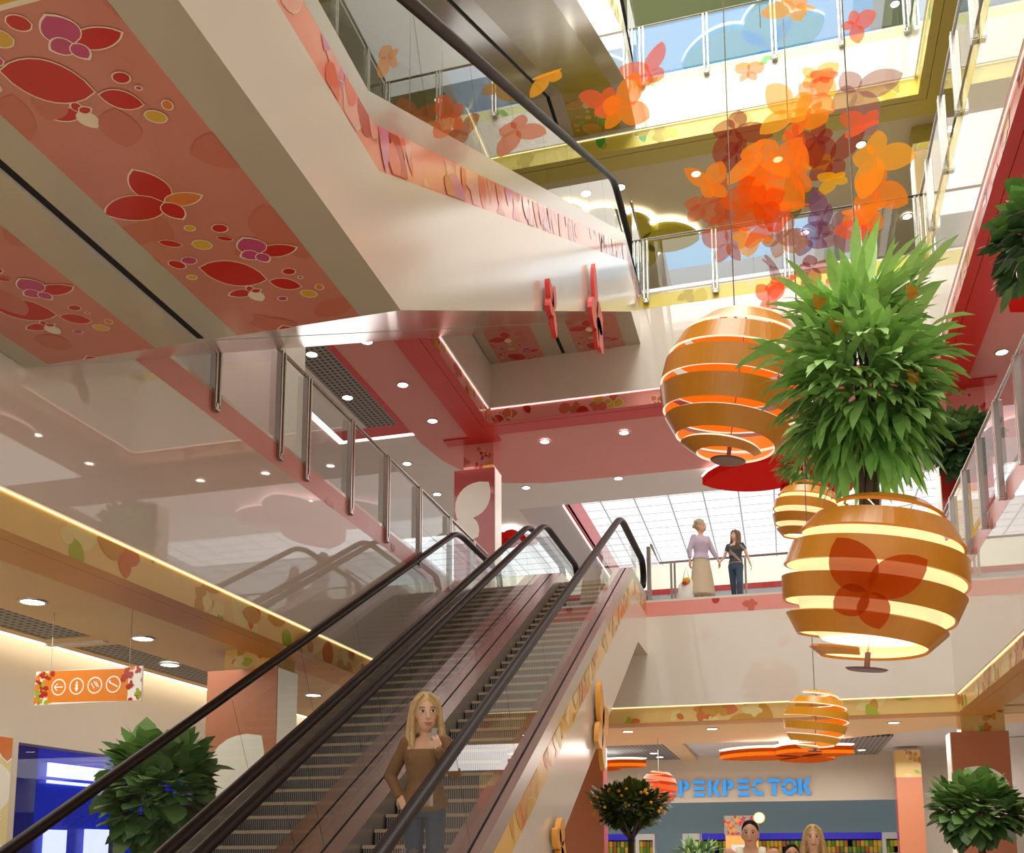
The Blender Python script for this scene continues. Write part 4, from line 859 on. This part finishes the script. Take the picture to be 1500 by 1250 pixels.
m=MB(); m.lathe([(.14,-.02),(.14,.02)],(-.68,26.12,2.44),M('yellow disc rim',(240,220,110),emis=.2),24,Matrix.Rotation(R(90),3,'X')); m.lathe([(.115,.021),(.115,.026)],(-.68,26.12,2.44),sgw,24,Matrix.Rotation(R(90),3,'X')); m.build('round_sign',o)
# ------------------------------------------------------------------ people
def mxf(mb,fn): mb.v=[tuple(fn(Vector(p))) for p in mb.v]; return mb
def merge(a,b):
    k=len(a.v); a.v+=b.v
    for f,m in zip(b.f,b.m): a.f.append(tuple(k+i for i in f)); a.m.append(a.mi(b.mats[m]))
    return a
def hand(mb,w,d,pn,mat,curl=25,s=1.,thumb=1,spread=.0):
    """palm from wrist w along d, palm normal pn; fingers bend towards pn; thumb on side thumb"""
    w=Vector(w); d=Vector(d).normalized(); pn=Vector(pn); pn=(pn-d*pn.dot(d)).normalized(); sd=d.cross(pn)*thumb
    for k in range(4):
        o=(k-1.5)*.0185*s; mb.cap(w+sd*o*.55,w+d*.082*s+sd*o,.014*s,.0115*s,mat,8)
    cu=[curl,curl*1.15,curl*1.1]
    for k,L in enumerate((.062,.074,.08,.072)):
        o=(k-1.5)*.0195*s; p=w+d*.085*s+sd*o; dd=(d+sd*(k-1.5)*.06).normalized(); r=.0092*s
        for j in range(3):
            dd=(Matrix.Rotation(R(-cu[j]),3,sd*thumb)@dd) if False else (dd*math.cos(R(cu[j]))+pn*math.sin(R(cu[j])))
            pn_=pn; q=p+dd*L*s*(.45,.3,.25)[j]; mb.cap(p,q,r,r*.9,mat,8); p=q; r*=.92
    p=w+d*.025*s+sd*.026*s; q=p+(d*.6+sd*.8+pn*.35).normalized()*.04*s; e=q+(d*.9+sd*.25+pn*.5).normalized()*.034*s
    mb.cap(p,q,.0125*s,.011*s,mat,8); mb.cap(q,e,.0105*s,.009*s,mat,8)
def headparts(fem):
    m=MB(); k=1. if fem else 1.05; sk=None
    return k
def person(label,loc,rz,H,skin,hair_mat,hair,top,bottom,armL,armR,head=(0,0,0),fem=True,lean=0.,vox=.011,shoe=None,top_mat=None,bot_mat=None,lips=(198,112,102),hs=1.,eyes=True,stride=0.,child=False,name='person',hands=(22,22),legs=True):
    """armX: (elbow, wrist, hand direction, palm normal) in body units of a 1.7 m figure; L is the side at +x"""
    root=thing(name,label,'person',loc); sc_=H/1.7; RZ=Matrix.Rotation(rz,3,'Z'); LO=Vector(loc)
    W=lambda p: LO+RZ@(Vector(p)*sc_)
    sw=.165 if fem else .2
    HM=Euler((R(head[0]),R(head[1]),R(head[2]))).to_matrix(); piv=Vector((0,.01,1.455))
    HX=lambda p: piv+HM@((p-Vector((0,0,1.475)))*hs+Vector((0,-.015,.02 if fem else -.012)))
    torso=[(0,.0,.80,.10,.075),(0,.0,.86,.155,.105),(0,.0,.93,.165 if fem else .155,.11),(0,0,1.06,.118 if fem else .145,.085),(0,-.01,1.2,.14 if fem else .17,.1),(0,-.012,1.27,.15 if fem else .185,.108),(0,0,1.35,.15 if fem else .185,.085),(0,.005,1.41,.095,.06),(0,.005,1.44,.05,.048)]
    hipx=.085; kn=[Vector((sx*.085,-.02-stride*sx*.12,.47)) for sx in (1,-1)]; an=[Vector((sx*.08,.02-stride*sx*.14+ (0.1*abs(stride) if sx<0 else 0),.085)) for sx in (1,-1)]
    b=MB(); b.loft(torso,skin,20); b.cap((0,.01,1.4),(0,-.005,1.52),.05 if fem else .058,.047 if fem else .055,skin,14)
    hd=MB(); hd.ell((0,.008,1.6),(.074,.094,.105),skin,20,14); hd.ell((0,-.02,1.545),(.058,.07,.075),skin,18,12); hd.ell((0,-.05,1.505),(.028,.03,.024),skin,12,8)
    hd.cap((0,-.088,1.60),(0,-.106,1.562),.009,.013,skin,8); hd.ell((0,-.102,1.556),(.016,.014,.01),skin,10,8); hd.ell((0,-.085,1.522),(.022,.012,.012),skin,10,8)
    for sx in (1,-1): hd.ell((sx*.076,.01,1.575),(.011,.022,.032),skin,10,8)
    merge(b,mxf(hd,HX))
    tp=MB(); tm=top_mat; bt=MB(); bm=bot_mat
    for sx,A,cu in ((1,armL,hands[0]),(-1,armR,hands[1])):
        s=Vector((sx*sw,.005,1.375)); e,w,d,pn=[Vector(q) for q in A[:4]]
        b.cap(s,e,.047 if fem else .056,.037 if fem else .043,skin,12); b.cap(e,w,.037 if fem else .042,.024 if fem else .029,skin,12)
        b.ell(s-Vector((sx*.02,0,.01)),(.055,.05,.055),skin,12,8)
        hand(b,w,d,pn,skin,cu,1. if fem else 1.08,thumb=A[4] if len(A)>4 else 1)
        sl=top.get('sleeve',0)
        if sl>0:
            s2=Vector((sx*(sw-.012),.005,1.37-top.get('off',0)*.5))
            t1=min(1,sl*2); tp.cap(s2,s2+(e-s2)*t1,.064 if fem else .068,.055,tm,14)
            if sl>.5: t2=(sl-.5)*2; tp.cap(e,e+(w-e)*t2,.054,.042,tm,14)
    if legs:
        for i,sx in enumerate((1,-1)):
            h=Vector((sx*hipx,0,.87)); b.cap(h,kn[i],.082,.054,skin,14); b.cap(kn[i],an[i],.052,.034,skin,12)
            if bottom['kind']=='trousers': bt.cap(h,kn[i],.095,.07,bm,14); bt.cap(kn[i],an[i]+Vector((0,0,.02)),.068,.058,bm,14)
            f=MB(); f.cap(an[i]+Vector((0,.02,-.045)),an[i]+Vector((0,-.15,-.055)),.035,.027,shoe or skin,10); mxf(f,W); f.build('shoe',root,True)
    z0=top['hem']
    rings=[r for r in torso if z0<r[2]<top['neck']]
    def at(z):
        for a,c in zip(torso,torso[1:]):
            if a[2]<=z<=c[2]:
                t=(z-a[2])/(c[2]-a[2]); return tuple(a[k]+(c[k]-a[k])*t for k in range(5))
    g=top.get('ease',.016); RR=[at(z0)]+rings+[at(top['neck'])]
    tp.loft([(x,y,z,rx+g,ry+g) for x,y,z,rx,ry in RR],tm,22)
    if fem and not child:
        for sx in (1,-1): tp.ell((sx*.068,-.085,1.245),(.058,.05,.058),tm,12,8)
    if top.get('straps'):
        for sx in (1,-1): tp.tube([(sx*.085,-.095,1.27),(sx*.098,-.05,1.395),(sx*.1,.0,1.425),(sx*.095,.05,1.4),(sx*.08,.08,1.28)],.02 if fem else .026,tm,8,sq=(1.5,.8))
    if bottom['kind']=='trousers': bt.loft([(0,0,.79,.15,.1),(0,0,.86,.168,.115),(0,0,.94,.168,.116),(0,0,bottom.get('waist',1.0),.142,.1)],bm,20)
    else: bt.loft([(0,-.02,.22,.25,.2),(0,-.02,.24,.255,.205),(0,-.01,.6,.22,.17),(0,0,.85,.185,.13),(0,0,.95,.172,.118),(0,0,1.03,.135,.1)],bm,24)
    mxf(b,W); fuse(b,'body',root,vox*sc_,5,.5,skin)
    mxf(tp,W); fuse(tp,top.get('name','shirt'),root,vox*sc_,4,.5,tm)
    mxf(bt,W); fuse(bt,'jeans' if bottom['kind']=='trousers' else 'skirt',root,vox*sc_,4,.5,bm)
    hm=MB(); hm.ell((0,.022 if hair!='short' else .034,1.622 if hair!='short' else 1.632),(.086 if hair!='short' else .08,.098,.104 if hair!='short' else .092),hair_mat,22,14)
    if hair=='long':
        hm.ell((0,.05,1.55),(.085,.07,.12),hair_mat,18,12)
        for sx in (1,-1):
            hm.tube([(sx*.02,-.05,1.712),(sx*.065,-.05,1.668),(sx*.085,-.025,1.6),(sx*.088,-.005,1.5),(sx*.092,-.02,1.4),(sx*.08,-.04,1.31)],[.016,.022,.024,.026,.024,.006],hair_mat,10,sq=(.75,1.3))
            hm.tube([(sx*.06,.03,1.66),(sx*.085,.03,1.52),(sx*.1,.03,1.4),(sx*.09,.02,1.28)],[.03,.035,.035,.01],hair_mat,10)
        hm.tube([(0,.08,1.6),(0,.09,1.45),(0,.085,1.3)],[.06,.07,.02],hair_mat,12,sq=(1.3,.6))
    elif hair=='short':
        hm.ell((0,.045,1.585),(.08,.07,.09),hair_mat,18,12); rd=random.Random(8)
        for k in range(22):
            a=rd.uniform(0,2*PI); q=rd.uniform(.1,1.); hm.ell((.06*q*math.cos(a),.01+.08*q*math.sin(a),1.7-.03*q*q),(.022,.026,.024),hair_mat,8,6)
    elif hair=='curly':
        rd=random.Random(3)
        for k in range(26):
            a=rd.uniform(0,2*PI); e=rd.uniform(-.1,1.4); 
            if math.sin(a)<-.5 and e<.7: continue
            hm.ell((.085*math.cos(a)*math.cos(e),.03+.095*math.sin(a)*math.cos(e),1.61+.1*math.sin(e)),.03,hair_mat,8,6)
    mxf(hm,lambda p:W(HX(p))); fuse(hm,'hair',root,vox*.8*sc_,3,.4,hair_mat)
    if eyes:
        ew=M('eye white',(236,230,224),rough=.3); ir=M('dark iris',(52,44,40),rough=.2); lp=M('lips',lips,rough=.4); br=M('brow',(120,88,52),rough=.8)
        for sx in (1,-1):
            q=MB().ell((sx*.032,-.0795,1.598),(.0165,.008,.0098),ew,12,8); q.ell((sx*.032+.002,-.0865,1.599),(.0078,.0032,.0082),ir,10,8); q.tube([(sx*.048,-.078,1.6035),(sx*.032,-.087,1.608),(sx*.017,-.083,1.602)],.0022,ir,5)
            mxf(q,lambda p:W(HX(p))).build('eye',root,True)
            q=MB().tube([(sx*.05,-.078,1.618),(sx*.035,-.088,1.625),(sx*.018,-.09,1.62)],.0032,br,6); mxf(q,lambda p:W(HX(p))).build('eyebrow',root,True)
        q=MB().tube([(-.026,-.084,1.5305),(-.013,-.0925,1.5265),(0,-.0955,1.5275),(.013,-.0925,1.5265),(.026,-.084,1.5305)],[.0015,.0042,.0046,.0042,.0015],lp,8); q.tube([(-.024,-.085,1.5295),(-.011,-.0925,1.521),(0,-.095,1.5185),(.011,-.0925,1.521),(.024,-.085,1.5295)],[.0015,.005,.0058,.005,.0015],lp,8); mxf(q,lambda p:W(HX(p))).build('mouth',root,True)
    return root,W,HX
skinm=M('fair skin',(232,186,158),rough=.5,var=.03); skint=M('tan skin',(220,168,138),rough=.5,var=.03)
blond=M('blond hair',(204,174,122),rough=.45,var=.35,scale=45,bump=.3); greyb=M('grey blond hair',(190,172,140),rough=.6,var=.2,scale=40); brownh=M('brown hair',(120,88,70),rough=.5,var=.2,scale=40); darkh=M('dark hair',(34,26,24),rough=.8,spec=.2,var=.2,scale=40)
knit=M('brown knit',(134,102,68),rough=.9,var=.12,scale=70,bump=.35); denim=M('blue denim',(62,82,104),rough=.85,var=.2,scale=50,bump=.2)
sho=M('dark shoe',(48,40,38),rough=.5)
# woman on the escalator
WP=(-2.625,7.22,1.10)
r_,W_,HX_=person('woman in a brown off-shoulder sweater riding the right escalator, phone at her cheek',WP,R(6),1.63,skinm,blond,'long',
  dict(sleeve=.97,hem=.83,neck=1.325,ease=.02,off=-.02,name='sweater'),dict(kind='trousers',waist=.98),
  ((.25,-.06,1.13),(.14,-.185,1.305),(-.12,.02,1.),(-.75,.5,.1),-1),((-.31,.09,1.13),(-.2,-.04,.965),(.45,-.35,-.75),(.3,.8,-.1),-1),
  head=(6,-3,22),vox=.008,shoe=sho,top_mat=knit,bot_mat=denim,hs=1.27,hands=(24,16))
ph=MB(); P0=Vector((.112,-.2,1.42)); 
for k in range(1):
    fr=(P0,Vector((.8,.5,.1)).normalized(),Vector((.25,-.1,1)).normalized(),Vector((-.5,.8,.1)).normalized()); ph.prism([(-.02,-.045),(.02,-.045),(.022,-.04),(.022,.05),(.018,.055),(-.018,.055),(-.022,.05),(-.022,-.04)],fr,.014,M('silver phone',(190,192,196),rough=.3,metal=.5))
mxf(ph,W_); o=ph.build('mobile_phone',at=W_(P0),bevel=.003); tag(o,'silver mobile phone held to her cheek by the woman on the escalator','phone')
# couple strolling on the second floor
lav=M('lavender cardigan',(206,192,214),rough=.8,var=.05,scale=40); beg=M('beige skirt cloth',(206,190,164),rough=.85,var=.08,scale=20); chs=M('charcoal striped top',(78,82,86),rough=.8)
person('older woman in lavender cardigan and beige skirt, holding a shopping bag and the girl\'s hand',(-1.33,18.25,6.),R(38),1.6,skinm,greyb,'curly',
  dict(sleeve=.8,hem=.93,neck=1.4,ease=.025,name='cardigan'),dict(kind='skirt'),
  ((.25,-.03,1.13),(.33,-.1,.92),(.25,-.1,-1),(-1,0,0),-1),((-.24,.03,1.12),(-.26,.0,.88),(0,0,-1),(1,0,0),1),head=(0,0,28),vox=.014,shoe=sho,top_mat=lav,bot_mat=beg,hs=1.12)
stm=stripes('charcoal top with pale bands',(70,74,78),(170,150,140),.16,'DIAGONAL',rough=.8,metal=0.,lo=.9,hi=.96)
person('girl with long brown hair, dark striped top and jeans beside the older woman',(-.72,18.25,6.),R(-8),1.36,skinm,brownh,'long',
  dict(sleeve=.18,hem=.97,neck=1.36,ease=.014,name='top'),dict(kind='trousers',waist=.97),
  ((.26,.03,1.12),(.33,-.02,.9),(.3,-.1,-1),(-1,0,0),-1),((-.24,-.02,1.14),(-.35,-.06,1.0),(-.3,-.1,-1),(1,0,0),1),head=(-12,0,-38),vox=.014,shoe=sho,top_mat=stm,bot_mat=denim,hs=1.12,stride=.8)
bg=MB(); bg.loft([(-1.62,18.12,6.08,.13,.07),(-1.62,18.12,6.12,.16,.09),(-1.6,18.12,6.4,.14,.08),(-1.58,18.13,6.52,.06,.04)],M('white carrier bag',(238,238,232),rough=.5),18)
o=thing('shopping_bag','white carrier bag with red and yellow contents held by the older woman','bag',(-1.6,18.12,6.08)); bg.build('bag_body',o,True)
m=MB(); m.ell((-1.59,18.05,6.45),(.07,.05,.07),M('bag print yellow',(220,170,40),rough=.5),12,8); m.ell((-1.62,18.03,6.41),(.05,.04,.04),P_red,12,8); m.build('contents',o,True)
m=MB(); m.tube([(-1.66,18.13,6.5),(-1.6,18.14,6.74),(-1.54,18.13,6.5)],.01,M('white carrier bag',(238,238,232)),6); m.build('bag_handle',o,True)
# family on the ground floor
vest=M('cream vest',(244,240,222),rough=.8,var=.04,scale=30); grn=M('emerald top',(38,164,110),rough=.7,var=.06,scale=30)
person('man in a cream sleeveless vest standing before the poster stand',(-.38,10.9,0.),R(4),1.95,skint,darkh,'short',
  dict(sleeve=0,hem=.84,neck=1.34,ease=.014,straps=True,name='vest'),dict(kind='trousers',waist=.97),
  ((.27,.03,1.12),(.28,-.03,.87),(0,-.1,-1),(-1,0,0),-1),((-.27,.03,1.12),(-.28,-.03,.87),(0,-.1,-1),(1,0,0),1),head=(0,0,-6),fem=False,vox=.011,shoe=sho,top_mat=vest,bot_mat=denim,lips=(190,110,100),hs=.97)
person('blond woman in an emerald sleeveless top on the ground floor',(.245,11.,0.),R(0),1.865,skinm,blond,'long',
  dict(sleeve=0,hem=.86,neck=1.32,ease=.014,straps=True,name='top'),dict(kind='trousers',waist=.97),
  ((.24,.03,1.12),(.25,-.03,.88),(0,-.1,-1),(-1,0,0),-1),((-.24,.03,1.12),(-.25,-.03,.88),(0,-.1,-1),(1,0,0),1),head=(0,0,0),vox=.011,shoe=sho,top_mat=grn,bot_mat=denim,hs=.97)
person('dark haired child between the man in the vest and the woman in green',(.03,11.75,0.),R(0),1.67,skint,darkh,'short',
  dict(sleeve=.3,hem=.86,neck=1.36,ease=.014,name='shirt'),dict(kind='trousers',waist=.97),
  ((.24,.03,1.12),(.25,-.03,.88),(0,-.1,-1),(-1,0,0),-1),((-.24,.03,1.12),(-.25,-.03,.88),(0,-.1,-1),(1,0,0),1),head=(0,0,5),vox=.012,shoe=sho,top_mat=P_red,bot_mat=denim,child=True,hs=1.)
# ------------------------------------------------------------------ light, world, camera
w=bpy.data.worlds.new('World'); sc.world=w; w.use_nodes=True; bg=w.node_tree.nodes['Background']; bg.inputs[0].default_value=(1,.965,.92,1); bg.inputs[1].default_value=.82
def area(name,loc,rot,sx,sy,e,col=(1,.965,.92)):
    l=bpy.data.lights.new(name,'AREA'); l.shape='RECTANGLE'; l.size=sx; l.size_y=sy; l.energy=e; l.color=col
    o=bpy.data.objects.new(name,l); COL.objects.link(o); o.location=loc; o.rotation_euler=rot; return o
area('atrium_light',(-1.2,7,21.8),(0,0,0),7,18,1500,(1,.97,.92))
area('gallery_fill_ground_left',(-6.8,8,3.7),(0,0,0),1.6,12,70); area('gallery_fill_ground_back',(-1,22,3.7),(0,0,0),10,6,480)  # unseen fill lamps added under the gallery ceilings, here and below
area('gallery_fill_second_back',(-1,21,9.3),(0,0,0),12,5,160,(1,.95,.92)); area('gallery_fill_second_right',(5,12,9.3),(0,0,0),3,10,120); area('gallery_fill_second_left',(-7,12,9.3),(0,0,0),2,10,90)
area('gallery_fill_third_back',(-1,19.5,14.6),(0,0,0),10,3,120); area('gallery_fill_fourth_back',(-1,19.5,20.),(0,0,0),10,3,120)
cam=bpy.data.cameras.new('Camera'); co=bpy.data.objects.new('Camera',cam); COL.objects.link(co); sc.camera=co
cam.sensor_width=36; cam.lens=1485.1/1500*36; cam.shift_x=(750-737.4)/1500; cam.shift_y=(1037.3-625)/1500; cam.clip_start=.05; cam.clip_end=200
yaw,pit,rol=R(-15.566),R(8.117),R(-.123)
f=Vector((math.sin(yaw)*math.cos(pit),math.cos(yaw)*math.cos(pit),math.sin(pit))); r=Vector((math.cos(yaw),-math.sin(yaw),0)); u=r.cross(f)
r2=r*math.cos(rol)+u*math.sin(rol); u2=-r*math.sin(rol)+u*math.cos(rol)
mt=Matrix((r2,u2,-f)).transposed().to_4x4(); mt.translation=Vector((0,0,1.6)); co.matrix_world=mt
sc.view_settings.view_transform='Standard'; sc.view_settings.look='None'; sc.view_settings.exposure=.22
sc.cycles.transparent_max_bounces=24; sc.cycles.max_bounces=7; sc.cycles.glossy_bounces=4; sc.cycles.use_denoising=True; sc.cycles.caustics_reflective=False; sc.cycles.caustics_refractive=False; sc.cycles.sample_clamp_indirect=6
